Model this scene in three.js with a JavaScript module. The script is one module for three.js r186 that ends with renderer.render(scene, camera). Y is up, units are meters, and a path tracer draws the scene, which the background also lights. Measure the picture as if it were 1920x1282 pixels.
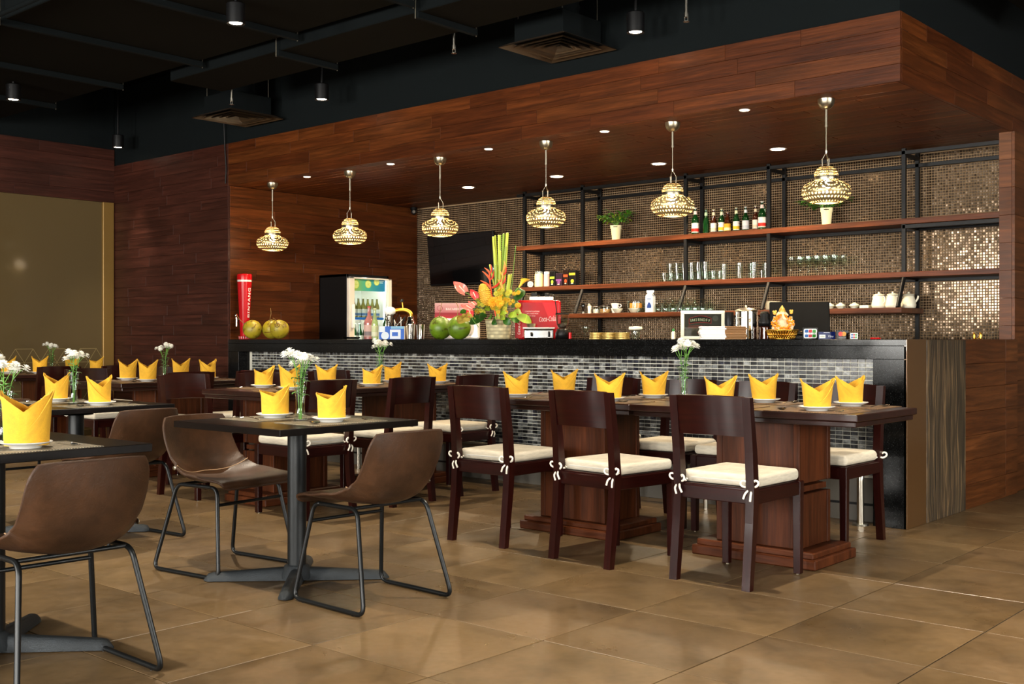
import * as THREE from 'three';
import { mergeGeometries, mergeVertices, toCreasedNormals } from 'three/addons/utils/BufferGeometryUtils.js';
import { RoundedBoxGeometry } from 'three/addons/geometries/RoundedBoxGeometry.js';
import { MarchingCubes } from 'three/addons/objects/MarchingCubes.js';
import { RectAreaLightUniformsLib } from 'three/addons/lights/RectAreaLightUniformsLib.js';

// ---------------------------------------------------------------- camera, sky, daylight, exposure
const scene = new THREE.Scene();
const camera = new THREE.PerspectiveCamera(34.26, 1920 / 1282, 0.05, 60);
camera.position.set(0, 1.13, 0);
camera.lookAt(-0.6574, 1.13, -0.7536);
camera.setViewOffset(1920, 1282, 0, 5, 1920, 1282);          // a slight lens shift: the horizon sits just above the middle
const renderer = new THREE.WebGLRenderer();
renderer.toneMapping = THREE.LinearToneMapping;
renderer.toneMappingExposure = 2.0;
renderer.shadowMap.enabled = true;
scene.background = new THREE.Color(0.75, 0.86, 1.0);
scene.backgroundIntensity = 4;
RectAreaLightUniformsLib.init();
const DAY = new THREE.Color(1.0, 0.95, 0.87);
const K = {                                                   // light levels
  day: 31, pendant: 0.9, down: 8.5, small: 2.4, track: 20, fridge: 0.16,
};
// windows in the rear wall (behind the camera) and in the right wall: [centre along the wall, width]
const REAR_WINDOWS = [[-6.9, 1.5], [-3.9, 1.5], [-0.9, 1.5], [2.1, 1.5]], RIGHT_WINDOWS = [[-5.6, 1.8], [-2.2, 1.8]];
const WIN_Y = [0.85, 2.75], REAR_Z = 4.2, LEFT_X = -11.66, RIGHT_X = 5;
function daylight(x, y, z, w, h, turn, k = 1) {
  const l = new THREE.RectAreaLight(DAY, K.day * k, w, h);
  l.name = 'window_light'; l.position.set(x, y, z); l.rotation.y = turn; scene.add(l);
}
for (const [x, w] of REAR_WINDOWS) daylight(x, (WIN_Y[0] + WIN_Y[1]) / 2, REAR_Z - 0.03, w - 0.2, WIN_Y[1] - WIN_Y[0] - 0.2, 0);
for (const [z, w] of RIGHT_WINDOWS) daylight(RIGHT_X - 0.03, (WIN_Y[0] + WIN_Y[1]) / 2, z, w - 0.2, WIN_Y[1] - WIN_Y[0] - 0.2, Math.PI / 2, 0.45);

// ---------------------------------------------------------------- helpers
let seed = 7;
const rnd = () => { seed = (seed + 0x6d2b79f5) | 0; let t = Math.imul(seed ^ (seed >>> 15), 1 | seed); t = (t + Math.imul(t ^ (t >>> 7), 61 | t)) ^ t; return ((t ^ (t >>> 14)) >>> 0) / 4294967296; };
const rr = (a, b) => a + (b - a) * rnd(), pick = (a) => a[Math.floor(rnd() * a.length)];
const PI = Math.PI, V = (x, y, z) => new THREE.Vector3(x, y, z), lerp = THREE.MathUtils.lerp, ss = THREE.MathUtils.smoothstep;
const names = new Map();
function numbered(n) { const k = names.get(n) || 0; names.set(n, k + 1); return k ? n + '_' + String(k).padStart(3, '0') : n; }
function shade(o) { o.traverse((m) => { if (m.isMesh) { m.castShadow = true; m.receiveShadow = true; } }); return o; }
function tag(o, label, category, group) { o.userData = { label, category }; if (group) o.userData.group = group; return o; }
function thing(name, label, category, pos = [0, 0, 0], turn = 0, group) {
  const o = new THREE.Group(); o.name = numbered(name); o.position.set(...pos); o.rotation.y = turn;
  scene.add(o); return tag(o, label, category, group);
}
function part(parent, name, geo, mat, opt = {}) {
  const m = new THREE.Mesh(geo, mat); m.name = name; m.castShadow = m.receiveShadow = true;
  if (opt.pos) m.position.set(...opt.pos);
  if (opt.rot) m.rotation.set(...opt.rot);
  if (opt.label) m.userData.label = opt.label;
  if (opt.kind) m.userData.kind = opt.kind;
  parent.add(m); return m;
}
function single(name, label, category, geo, mat, pos = [0, 0, 0], turn = 0, group) {
  const m = new THREE.Mesh(geo, mat); m.name = numbered(name); m.position.set(...pos); m.rotation.y = turn; m.castShadow = m.receiveShadow = true;
  scene.add(m); return tag(m, label, category, group);
}
function struct(name) { const o = new THREE.Group(); o.name = name; o.userData.kind = 'structure'; scene.add(o); return o; }
function dup(src, label, pos, turn = 0, group) {
  const o = src.clone(); o.name = numbered(src.name.replace(/_\d{3}$/, '')); o.position.set(...pos); o.rotation.set(0, turn, 0);
  o.userData = { ...src.userData, label }; if (group) o.userData.group = group;
  scene.add(o); return o;
}
// first call makes the thing, later calls copy it
function maker(build) { let proto; return (label, pos, turn = 0, group) => { if (proto) return dup(proto, label, pos, turn, group); proto = build(label, group); proto.position.set(...pos); proto.rotation.y = turn; return proto; }; }
const flat = (g) => { const n = g.index ? g.toNonIndexed() : g; for (const k of Object.keys(n.attributes)) if (!['position', 'normal', 'uv', 'color'].includes(k)) n.deleteAttribute(k); if (!n.attributes.uv) n.setAttribute('uv', new THREE.BufferAttribute(new Float32Array(n.attributes.position.count * 2), 2)); return n; };
const merge = (...l) => mergeGeometries(l.flat().map(flat));
const move = (g, x, y, z) => g.translate(x, y, z);
const turned = (g, rx = 0, ry = 0, rz = 0) => { if (rx) g.rotateX(rx); if (ry) g.rotateY(ry); if (rz) g.rotateZ(rz); return g; };
// texture coordinates in metres, u along the grain
function metreUV(g, grain = 0, ou = 0, ov = 0) {
  const p = g.attributes.position, n = p.count, uv = new Float32Array(n * 2), a = V(), b = V(), c = V();
  for (let i = 0; i < n; i += 3) {
    a.fromBufferAttribute(p, i); b.fromBufferAttribute(p, i + 1).sub(a); c.fromBufferAttribute(p, i + 2).sub(a); b.cross(c);
    const q = [Math.abs(b.x), Math.abs(b.y), Math.abs(b.z)], dom = q.indexOf(Math.max(...q));
    let o = [0, 1, 2].filter((k) => k !== dom); if (o[1] === grain) o = [o[1], o[0]];
    for (let j = 0; j < 3; j++) { uv[(i + j) * 2] = p.getComponent(i + j, o[0]) + ou; uv[(i + j) * 2 + 1] = p.getComponent(i + j, o[1]) + ov; }
  }
  g.setAttribute('uv', new THREE.BufferAttribute(uv, 2)); return g;
}
// box with chamfered edges (44 triangles)
function cbox(w, h, d, e = 0.003, grain = 0, random = true) {
  const s = [w / 2, h / 2, d / 2], pos = [];
  const vert = (sg, ax) => { const v = [0, 0, 0]; for (let k = 0; k < 3; k++) v[k] = sg[k] * (k === ax ? s[k] : s[k] - e); return v; };
  const tri = (a, b, c) => {
    const ux = b[0] - a[0], uy = b[1] - a[1], uz = b[2] - a[2], vx = c[0] - a[0], vy = c[1] - a[1], vz = c[2] - a[2];
    const nx = uy * vz - uz * vy, ny = uz * vx - ux * vz, nz = ux * vy - uy * vx;
    if (nx * (a[0] + b[0] + c[0]) + ny * (a[1] + b[1] + c[1]) + nz * (a[2] + b[2] + c[2]) < 0) pos.push(...a, ...c, ...b); else pos.push(...a, ...b, ...c);
  };
  const quad = (a, b, c, d2) => { tri(a, b, c); tri(a, c, d2); };
  for (let ax = 0; ax < 3; ax++) {
    const i = (ax + 1) % 3, j = (ax + 2) % 3;
    for (const q of [-1, 1]) { const f = (a, b) => { const g = [0, 0, 0]; g[ax] = q; g[i] = a; g[j] = b; return vert(g, ax); }; quad(f(-1, -1), f(1, -1), f(1, 1), f(-1, 1)); }
    for (const a of [-1, 1]) for (const b of [-1, 1]) { const f = (k, on) => { const g = [0, 0, 0]; g[ax] = k; g[i] = a; g[j] = b; return vert(g, on); }; quad(f(-1, i), f(1, i), f(1, j), f(-1, j)); }
  }
  for (const a of [-1, 1]) for (const b of [-1, 1]) for (const c of [-1, 1]) tri(vert([a, b, c], 0), vert([a, b, c], 1), vert([a, b, c], 2));
  const g = new THREE.BufferGeometry(); g.setAttribute('position', new THREE.BufferAttribute(new Float32Array(pos), 3)); g.computeVertexNormals();
  return metreUV(g, grain, random ? rnd() * 3 : 0, random ? rnd() * 3 : 0);
}
const box = (w, h, d, x = 0, y = 0, z = 0, e = 0.003, grain = 0) => cbox(w, h, d, e, grain).translate(x, y, z);
const span = (x0, x1, y0, y1, z0, z1, e = 0.003, grain = 0) => box(Math.abs(x1 - x0), Math.abs(y1 - y0), Math.abs(z1 - z0), (x0 + x1) / 2, (y0 + y1) / 2, (z0 + z1) / 2, e, grain);
const rbox = (w, h, d, r, seg = 3) => new RoundedBoxGeometry(w, h, d, seg, r);
const lathe = (pts, seg = 32) => new THREE.LatheGeometry(pts.map(([r, y]) => new THREE.Vector2(r, y)), seg);
const cyl = (r0, r1, h, seg = 20, y = 0) => new THREE.CylinderGeometry(r0, r1, h, seg).translate(0, y + h / 2, 0);
const tube = (pts, r, seg = 40, rad = 8, closed = false) => new THREE.TubeGeometry(new THREE.CatmullRomCurve3(pts.map((p) => V(...p)), closed, 'catmullrom', 0.5), seg, r, rad, closed);
const ball = (r, x = 0, y = 0, z = 0, sx = 1, sy = 1, sz = 1, seg = 14) => new THREE.SphereGeometry(r, seg, Math.max(6, seg - 4)).scale(sx, sy, sz).translate(x, y, z);
const rod = (a, b, r, seg = 8) => { const A = V(...a), B = V(...b), d = B.clone().sub(A), g = new THREE.CylinderGeometry(r, r, d.length(), seg); g.applyQuaternion(new THREE.Quaternion().setFromUnitVectors(V(0, 1, 0), d.normalize())); return g.translate((A.x + B.x) / 2, (A.y + B.y) / 2, (A.z + B.z) / 2); };
// pipe of straight runs with rounded bends
function pipe(pts, r, bend, closed = false, rad = 10) {
  const path = new THREE.CurvePath(), n = pts.length, P = pts.map((p) => V(...p)), at = [];
  for (let i = 0; i < n; i++) {
    const p = P[i], a = P[(i + n - 1) % n], b = P[(i + 1) % n];
    if (!closed && (i === 0 || i === n - 1)) { at.push([p, p, p]); continue; }
    at.push([p.clone().add(a.clone().sub(p).setLength(bend)), p, p.clone().add(b.clone().sub(p).setLength(bend))]);
  }
  const out = [];
  for (let i = 0; i < n; i++) {
    const [s, m, e] = at[i];
    if (s === e) out.push(s); else for (let k = 0; k <= 6; k++) { const t = k / 6; out.push(s.clone().multiplyScalar((1 - t) ** 2).addScaledVector(m, 2 * t * (1 - t)).addScaledVector(e, t * t)); }
  }
  if (closed) out.push(out[0].clone());
  for (let i = 1; i < out.length; i++) if (out[i].distanceTo(out[i - 1]) > 1e-5) path.add(new THREE.LineCurve3(out[i - 1], out[i]));
  const pts2 = []; for (let i = 0; i < out.length; i++) if (!i || out[i].distanceTo(out[i - 1]) > 1e-5) pts2.push(out[i]);
  return sweep(pts2, r, rad);
}
// round sweep along a polyline with parallel-transported frames
function sweep(pts, r, rad = 8, cap = true) {
  const pos = [], uv = [], idx = []; let nrm = null;
  for (let i = 0; i < pts.length; i++) {
    const t = pts[Math.min(i + 1, pts.length - 1)].clone().sub(pts[Math.max(i - 1, 0)]).normalize();
    if (!nrm) nrm = Math.abs(t.y) < 0.9 ? V(0, 1, 0) : V(1, 0, 0);
    nrm.addScaledVector(t, -nrm.dot(t)).normalize();
    const bi = t.clone().cross(nrm), R = typeof r === 'function' ? r(i / (pts.length - 1)) : r;
    for (let k = 0; k <= rad; k++) { const a = (k / rad) * 2 * PI, q = pts[i].clone().addScaledVector(nrm, Math.cos(a) * R).addScaledVector(bi, Math.sin(a) * R); pos.push(q.x, q.y, q.z); uv.push(i / pts.length, k / rad); }
  }
  const w = rad + 1;
  for (let i = 0; i < pts.length - 1; i++) for (let k = 0; k < rad; k++) { const a = i * w + k, b = a + w; idx.push(a, a + 1, b, b, a + 1, b + 1); }
  if (cap) for (const [i, f] of [[0, 1], [pts.length - 1, 0]]) { const c = pos.length / 3; pos.push(pts[i].x, pts[i].y, pts[i].z); uv.push(0, 0); for (let k = 0; k < rad; k++) { const a = i * w + k; if (f) idx.push(c, a + 1, a); else idx.push(c, a, a + 1); } }
  const g = new THREE.BufferGeometry(); g.setAttribute('position', new THREE.Float32BufferAttribute(pos, 3)); g.setAttribute('uv', new THREE.Float32BufferAttribute(uv, 2)); g.setIndex(idx); g.computeVertexNormals(); return g;
}
// thick sheet from a surface f(u, v) -> Vector3; thickness t(u, v) spread along the normals; rounded rim
function sheet(f, nu, nv, t = 0.003, scaleU = 1, scaleV = 1) {
  const e = 1e-3, N = [], pos = [], uv = [], idx = [], w = nv + 1;
  const nor = (u, v) => { const a = f(Math.min(1, u + e), v).sub(f(Math.max(0, u - e), v)), b = f(u, Math.min(1, v + e)).sub(f(u, Math.max(0, v - e))); return a.cross(b).normalize(); };
  for (const side of [1, -1]) for (let i = 0; i <= nu; i++) for (let j = 0; j <= nv; j++) {
    const u = i / nu, v = j / nv, p = f(u, v), n = nor(u, v), T = (typeof t === 'function' ? t(u, v) : t) / 2; p.addScaledVector(n, side * T); pos.push(p.x, p.y, p.z); uv.push(u * scaleU, v * scaleV);
  }
  const m = (nu + 1) * w;
  for (let i = 0; i < nu; i++) for (let j = 0; j < nv; j++) { const a = i * w + j, b = a + w; idx.push(a, b, a + 1, b, b + 1, a + 1); const c = a + m, d = b + m; idx.push(c, c + 1, d, d, c + 1, d + 1); }
  const rim = []; for (let j = 0; j < nv; j++) rim.push(j); for (let i = 0; i < nu; i++) rim.push(i * w + nv); for (let j = nv; j > 0; j--) rim.push(nu * w + j); for (let i = nu; i > 0; i--) rim.push(i * w);
  for (let k = 0; k < rim.length; k++) { const a = rim[k], b = rim[(k + 1) % rim.length]; idx.push(a, b, a + m, b, b + m, a + m); }
  const g = new THREE.BufferGeometry(); g.setAttribute('position', new THREE.Float32BufferAttribute(pos, 3)); g.setAttribute('uv', new THREE.Float32BufferAttribute(uv, 2)); g.setIndex(idx);
  return toCreasedNormals(g, 0.9);
}
// closed blend of tapered capsules: [[x,y,z,r],[x,y,z,r]] pairs, meshed in a cube of half size s
function blend(bones, s, res = 44, k = 0.02) {
  const mc = new MarchingCubes(res, new THREE.MeshStandardMaterial(), false, false, 60000); mc.isolation = 0;
  const h = res / 2, a = V(), b = V(), p = V();
  for (let z = 0; z < res; z++) for (let y = 0; y < res; y++) for (let x = 0; x < res; x++) {
    p.set((x - h) / h, (y - h) / h, (z - h) / h).multiplyScalar(s); let d = 1e9;
    for (const [A, B] of bones) {
      a.set(A[0], A[1], A[2]); b.set(B[0], B[1], B[2]).sub(a); const l = b.lengthSq(), t = l ? THREE.MathUtils.clamp(p.clone().sub(a).dot(b) / l, 0, 1) : 0;
      const q = p.distanceTo(a.addScaledVector(b, t)) - lerp(A[3], B[3], t), hh = Math.max(k - Math.abs(d - q), 0) / k; d = Math.min(d, q) - hh * hh * k * 0.25;
    }
    mc.field[x + y * res + z * res * res] = -d;
  }
  mc.update(); const n = mc.count, g = new THREE.BufferGeometry();
  g.setAttribute('position', new THREE.BufferAttribute(mc.positionArray.slice(0, n * 3), 3)); g.setAttribute('normal', new THREE.BufferAttribute(mc.normalArray.slice(0, n * 3), 3)); return g.scale(s, s, s);
}

// ---------------------------------------------------------------- textures
const hash = (x, y, s) => { let h = Math.imul(x, 374761393) ^ Math.imul(y, 668265263) ^ Math.imul(s, 1274126177); h = Math.imul(h ^ (h >>> 13), 1274126177); return ((h ^ (h >>> 16)) >>> 0) / 4294967296; };
function vnoise(x, y, px, py, s) { const ix = Math.floor(x), iy = Math.floor(y), fx = x - ix, fy = y - iy, u = fx * fx * (3 - 2 * fx), v = fy * fy * (3 - 2 * fy), m = (a, n) => ((a % n) + n) % n, h = (a, b) => hash(m(a, px), m(b, py), s); return lerp(lerp(h(ix, iy), h(ix + 1, iy), u), lerp(h(ix, iy + 1), h(ix + 1, iy + 1), u), v); }
function fbm(u, v, fx, fy, oct, s) { let a = 0.5, t = 0, w = 0; for (let i = 0; i < oct; i++) { t += a * vnoise(u * fx, v * fy, fx, fy, s + i); w += a; a *= 0.55; fx *= 2; fy *= 2; } return t / w; }
function tex(w, h, fn, rep = [1, 1], srgb = true) {
  const d = new Uint8Array(w * h * 4);
  for (let y = 0; y < h; y++) for (let x = 0; x < w; x++) { const c = fn(x / w, y / h, x, y), i = (y * w + x) * 4; for (let k = 0; k < 3; k++) d[i + k] = THREE.MathUtils.clamp(Math.round((Array.isArray(c) ? c[k] : c) * 255), 0, 255); d[i + 3] = 255; }
  const t = new THREE.DataTexture(d, w, h); t.wrapS = t.wrapT = THREE.RepeatWrapping; t.magFilter = THREE.LinearFilter; t.minFilter = THREE.LinearMipmapLinearFilter; t.generateMipmaps = true;
  if (srgb) t.colorSpace = THREE.SRGBColorSpace; t.repeat.set(...rep); t.needsUpdate = true; return t;
}
const woodFn = (s, amt) => (u, v) => { const wob = fbm(u, v, 3, 4, 3, s) * 0.05, g = fbm(u, v + wob, 4, 48, 4, s + 9), f = fbm(u, v, 24, 256, 2, s + 20), b = fbm(u, v, 3, 3, 3, s + 31); return 0.8 + amt * (g - 0.5) * 1.1 + amt * (f - 0.5) * 0.5 + amt * 0.7 * (b - 0.5); };
const WOOD_A = tex(1024, 512, woodFn(3, 0.42), [1 / 1.8, 1 / 0.9]), WOOD_B = tex(1024, 512, woodFn(57, 0.3), [1 / 1.2, 1 / 0.6]);
const WOOD_BUMP = tex(1024, 512, (u, v) => fbm(u, v, 12, 220, 3, 5), [1 / 1.8, 1 / 0.9], false);
const LEATHER = tex(512, 512, (u, v) => { const a = fbm(u, v, 5, 5, 5, 11), b = fbm(u, v, 30, 30, 3, 12), c = Math.pow(1 - Math.abs(2 * fbm(u, v, 9, 9, 3, 15) - 1), 14); return [0.76 + 0.42 * (a - 0.5) + 0.16 * (b - 0.5) + 0.06 * c, 0.74 + 0.38 * (a - 0.5) + 0.15 * (b - 0.5) + 0.05 * c, 0.71 + 0.34 * (a - 0.5) + 0.14 * (b - 0.5) + 0.05 * c]; });
const LEATHER_BUMP = tex(512, 512, (u, v) => fbm(u, v, 60, 60, 3, 21), [3, 3], false);
const STONE = tex(1024, 1024, (u, v) => { const a = fbm(u, v, 3, 4, 6, 31), b = fbm(u, v, 14, 18, 4, 33), c = fbm(u, v, 90, 90, 2, 35), d = Math.pow(1 - Math.abs(2 * fbm(u, v, 4, 5, 5, 37) - 1), 9), l = 0.78 + 0.36 * (a - 0.5) + 0.14 * (b - 0.5) + 0.08 * (c - 0.5) - 0.07 * d; return [l, l * 0.985, l * (0.96 + 0.06 * (b - 0.5))]; }, [1 / 2.4, 1 / 2.4]);
const STONE_ROUGH = tex(512, 512, (u, v) => 0.36 + 0.2 * (fbm(u, v, 6, 6, 5, 41) - 0.5) + 0.1 * (fbm(u, v, 70, 70, 2, 42) - 0.5), [1 / 1.7, 1 / 1.7], false);
const GRANITE = tex(512, 512, (u, v, x, y) => { const h = hash(x, y, 77), n = 0.03 + 0.04 * fbm(u, v, 40, 40, 3, 51); return h > 0.994 ? 0.4 + 0.4 * hash(x, y, 5) : h > 0.975 ? n + 0.1 : n; }, [1 / 0.6, 1 / 0.6]);
const MARBLE = tex(512, 512, (u, v) => { const a = fbm(u, v, 10, 14, 5, 61), vein = Math.pow(1 - Math.abs(2 * fbm(u, v, 9, 12, 4, 63) - 1), 5); return 0.52 + 0.7 * (a - 0.45) + 0.3 * vein - 0.12; }, [1 / 0.45, 1 / 0.45]);
const STREAK = tex(512, 512, (u, v) => { const w = fbm(u, v, 4, 3, 3, 71) * 0.12, a = fbm(u + w, v, 30, 3, 4, 73), l = Math.pow(1 - Math.abs(2 * fbm(u + w, v, 24, 2, 4, 75) - 1), 8); return [0.36 + 0.3 * (a - 0.5) + 0.42 * l, 0.31 + 0.27 * (a - 0.5) + 0.34 * l, 0.23 + 0.2 * (a - 0.5) + 0.26 * l]; }, [1 / 0.7, 1 / 1.2]);
const CLOTH_BUMP = tex(256, 256, (u, v, x, y) => 0.5 + 0.25 * Math.sin(x * PI / 2) * Math.sin(y * PI / 2) + 0.2 * (hash(x, y, 3) - 0.5), [40, 40], false);
const CLOTH = tex(256, 256, (u, v) => 0.88 + 0.16 * (fbm(u, v, 6, 6, 4, 81) - 0.5) + 0.1 * (fbm(u, v, 90, 90, 2, 83) - 0.5), [2, 2]);
const MAT_FN = (dark, light) => (u, v, x, y) => { const a = (x >> 2) & 1, b = (y >> 2) & 1, t = a ^ b, n = hash(x >> 2, y >> 2, 9); return t ? light.map((c) => c * (0.8 + 0.4 * n)) : dark; };
const MAT_TAN = tex(128, 128, MAT_FN([0.16, 0.11, 0.07], [0.5, 0.37, 0.24]), [1 / 0.13, 1 / 0.13]), MAT_DARK = tex(128, 128, MAT_FN([0.06, 0.05, 0.045], [0.6, 0.55, 0.45]), [1 / 0.17, 1 / 0.17]);
const WICKER = tex(256, 256, (u, v, x, y) => { const a = Math.floor(u * 16), b = Math.floor(v * 20), k = (a + b) & 1, e = Math.sin(((v * 20) % 1) * PI) * 0.6 + 0.4, f = k ? Math.sin(((u * 16) % 1) * PI) * 0.3 + 0.7 : 0.6, n = 0.85 + 0.3 * (hash(a, b, 4) - 0.5); const q = 0.55 + 0.45 * e * f * n; return [0.86 * q, 0.8 * q, 0.62 * q]; });
const LEAFTEX = tex(128, 256, (u, v) => { const m = 1 - ss(Math.abs(u - 0.5), 0.0, 0.04), r = 0.5 + 0.5 * Math.sin((v * 26 + Math.abs(u - 0.5) * 14) * PI * 2); return [0.74 + 0.2 * m + 0.05 * r, 0.78 + 0.16 * m + 0.05 * r, 0.6 + 0.15 * m]; });
const COCO = tex(256, 256, (u, v) => { const a = fbm(u, v, 6, 5, 5, 91), b = ss(fbm(u, v, 12, 10, 3, 93), 0.62, 0.8); return [0.82 + 0.3 * (a - 0.5) - 0.25 * b, 0.82 + 0.25 * (a - 0.5) - 0.35 * b, 0.7 - 0.3 * b]; });
// perforations of the lamp shades: rings of holes, bands of dots and paisley swirls
const PERF = tex(1024, 512, (u, v) => {
  let solid = 1; const dot = (n, m, r, sh) => { const a = (u * n + (Math.floor(v * m) & 1) * sh) % 1 - 0.5, b = (v * m) % 1 - 0.5; return a * a + b * b < r * r; };
  if (dot(40, 18, 0.3, 0.5)) solid = 0;
  const cx = (u * 5) % 1 - 0.5, cy = (v - 0.36) * 3.4, r = Math.hypot(cx, cy), a = Math.atan2(cy, cx), sp = (r * 6 - a / (2 * PI) * 1.0 + 10) % 1;
  if (v > 0.14 && v < 0.56 && r < 0.5) { solid = 1; const k = (r * 6 + a * 3.2) % 1; if (Math.abs(sp - 0.5) < 0.17 && Math.sin(a * 12 + r * 30) > -0.3) solid = 0; if (r < 0.1) solid = k > 0.5 ? 0 : 1; }
  if (v < 0.1) { const q = (u * 34) % 1 - 0.5, w = (v - 0.055) * 26; solid = q * q + w * w * 0.25 < 0.1 ? 0 : 1; }
  if (v > 0.595 && v < 0.66) solid = 1;
  return solid;
}, [1, 1], false);
function print(w, h, draw) { const c = document.createElement('canvas'); c.width = w; c.height = h; const x = c.getContext('2d'); draw(x, w, h); const t = new THREE.CanvasTexture(c); t.colorSpace = THREE.SRGBColorSpace; t.magFilter = THREE.LinearFilter; return t; }

// ---------------------------------------------------------------- materials
const std = (color, roughness = 0.6, o = {}) => new THREE.MeshStandardMaterial({ color, roughness, ...o });
const phys = (color, roughness = 0.6, o = {}) => new THREE.MeshPhysicalMaterial({ color, roughness, ...o });
const wood = (color, roughness, o = {}) => phys(color, roughness, { specularIntensity: 0.35, map: WOOD_A, bumpMap: WOOD_BUMP, bumpScale: 0.0004, ...o });
const M = {
  plank: ['#643213', '#5f2e11', '#6a3615', '#5a2b10', '#653414'].map((c) => wood(c, 0.4)),
  plankRed: ['#4c281e', '#4a271d', '#4e291f', '#4b271d'].map((c) => wood(c, 0.42)),
  plankBrown: ['#6e3d1c', '#6c3c1b', '#71401e', '#6a3a1a'].map((c) => wood(c, 0.38)),
  jamb: wood('#7b4c2c', 0.45), shelf: ['#6f3b20', '#683720'].map((c) => wood(c, 0.4)),
  chair: phys('#290805', 0.32, { specularIntensity: 0.3, map: WOOD_B, clearcoat: 0.4, clearcoatRoughness: 0.16 }),
  tableTop: phys('#2e120b', 0.36, { map: WOOD_A, specularIntensity: 0.6, clearcoat: 0.25, clearcoatRoughness: 0.25 }),
  pedestal: wood('#562a12', 0.45),
  cafeTop: phys('#120c09', 0.36, { specularIntensity: 0.22, map: WOOD_B }),
  iron: phys('#0d0f10', 0.36, { metalness: 0.25, specularIntensity: 0.7 }), castIron: std('#24282b', 0.5, { metalness: 0.5, bumpMap: LEATHER_BUMP, bumpScale: 0.001 }), column: phys('#0d1113', 0.4, { metalness: 0.1, specularIntensity: 0.7 }),
  leather: phys('#4a3221', 0.4, { map: LEATHER, bumpMap: LEATHER_BUMP, bumpScale: 0.0006, specularIntensity: 0.55 }), piping: std('#3c2a1f', 0.5), thread: std('#a58462', 0.7),
  cushion: phys('#ddd2bc', 0.9, { map: CLOTH, bumpMap: CLOTH_BUMP, bumpScale: 0.0004, sheen: 0.2, sheenRoughness: 0.6 }), cord: std('#efe7d6', 0.9), zip: std('#b9b6ae', 0.5),
  napkin: phys('#eeb324', 0.85, { map: CLOTH, bumpMap: CLOTH_BUMP, bumpScale: 0.0003, transmission: 0.08, sheen: 0.25, sheenRoughness: 0.5 }),
  china: phys('#f1efe9', 0.18, { clearcoat: 0.5 }), celadon: phys('#cfd3bd', 0.25, { clearcoat: 0.4 }), cream: phys('#e6dfc8', 0.3, { clearcoat: 0.4 }),
  steel: std('#d8d6d2', 0.16, { metalness: 1 }), brushed: std('#b9b2a4', 0.28, { metalness: 1 }), nickel: std('#98907e', 0.3, { metalness: 1 }), gold: std('#d9a441', 0.3, { metalness: 1 }), chrome: std('#e8e4dc', 0.08, { metalness: 1 }),
  glass: phys('#f6fbf8', 0.02, { transmission: 1, ior: 1.45, thickness: 0 }), thickGlass: phys('#ffffff', 0.03, { transmission: 1, ior: 1.48, thickness: 0.01 }), water: phys('#f2faf6', 0.02, { transmission: 1, ior: 1.33, thickness: 0.02 }),
  greenGlass: phys('#12461a', 0.08, { transmission: 0.55, ior: 1.5, thickness: 0 }), brownGlass: phys('#4a1d08', 0.08, { transmission: 0.5, ior: 1.5, thickness: 0 }), clearGlass: phys('#eaf4ef', 0.06, { transmission: 0.85, ior: 1.5, thickness: 0 }),
  black: phys('#080809', 0.45, { specularIntensity: 0.5 }), blackGloss: phys('#060607', 0.12, { clearcoat: 0.6 }), blackMatte: phys('#070708', 0.7, { specularIntensity: 0.3 }), white: std('#ece9e2', 0.5), red: phys('#b00a11', 0.25, { specularIntensity: 0.5 }), whiteGloss: phys('#f4f2ec', 0.2, { clearcoat: 0.5 }),
  granite: phys('#ffffff', 0.14, { map: GRANITE, specularIntensity: 0.3 }),
  tile: phys('#ffffff', 0.22, { map: MARBLE, vertexColors: true, clearcoat: 0.4, clearcoatRoughness: 0.1 }), grout: std('#cfcbbd', 0.85),
  mosaic: std('#ffffff', 0.16, { metalness: 0.85 }), mosaicGrout: std('#8d7456', 0.85),
  floor: ['#7b6446', '#776042', '#7f6849', '#735d40', '#796245'].map((c) => phys(c, 1, { map: STONE, roughnessMap: STONE_ROUGH })), floorGrout: std('#120d09', 0.95),
  dark: phys('#0a0f10', 0.9, { specularIntensity: 0.25 }), ceiling: phys('#040403', 0.95, { specularIntensity: 0.1 }), duct: phys('#0a0702', 0.95, { specularIntensity: 0.12 }), ductSide: phys('#080c0d', 0.9, { specularIntensity: 0.2 }), wire: std('#0a0a0a', 0.6),
  bronze: phys('#5b4524', 0.3, { metalness: 0.3 }), film: phys('#594a30', 0.07, { specularIntensity: 0.4 }), frame: phys('#8a6a34', 0.35, { metalness: 0.4 }), filmLine: std('#8c7a4c', 0.5),
  brass: phys('#573c1f', 0.3, { metalness: 0.35, clearcoat: 0.3 }), stone: std('#8a8378', 0.6, { map: STREAK, bumpMap: STREAK, bumpScale: 0.003 }),
  stem: std('#5b8a34', 0.6), leaf: phys('#57982f', 0.5, { transmission: 0.25, map: LEAFTEX }), leafLime: phys('#b3cc3c', 0.5, { transmission: 0.25, map: LEAFTEX }), leafDark: phys('#34691f', 0.45, { transmission: 0.15, map: LEAFTEX }), petal: phys('#f6f4ea', 0.8, { transmission: 0.2 }), pollen: std('#d9c04a', 0.8),
  plaster: std('#5d564c', 0.9),
};

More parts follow.
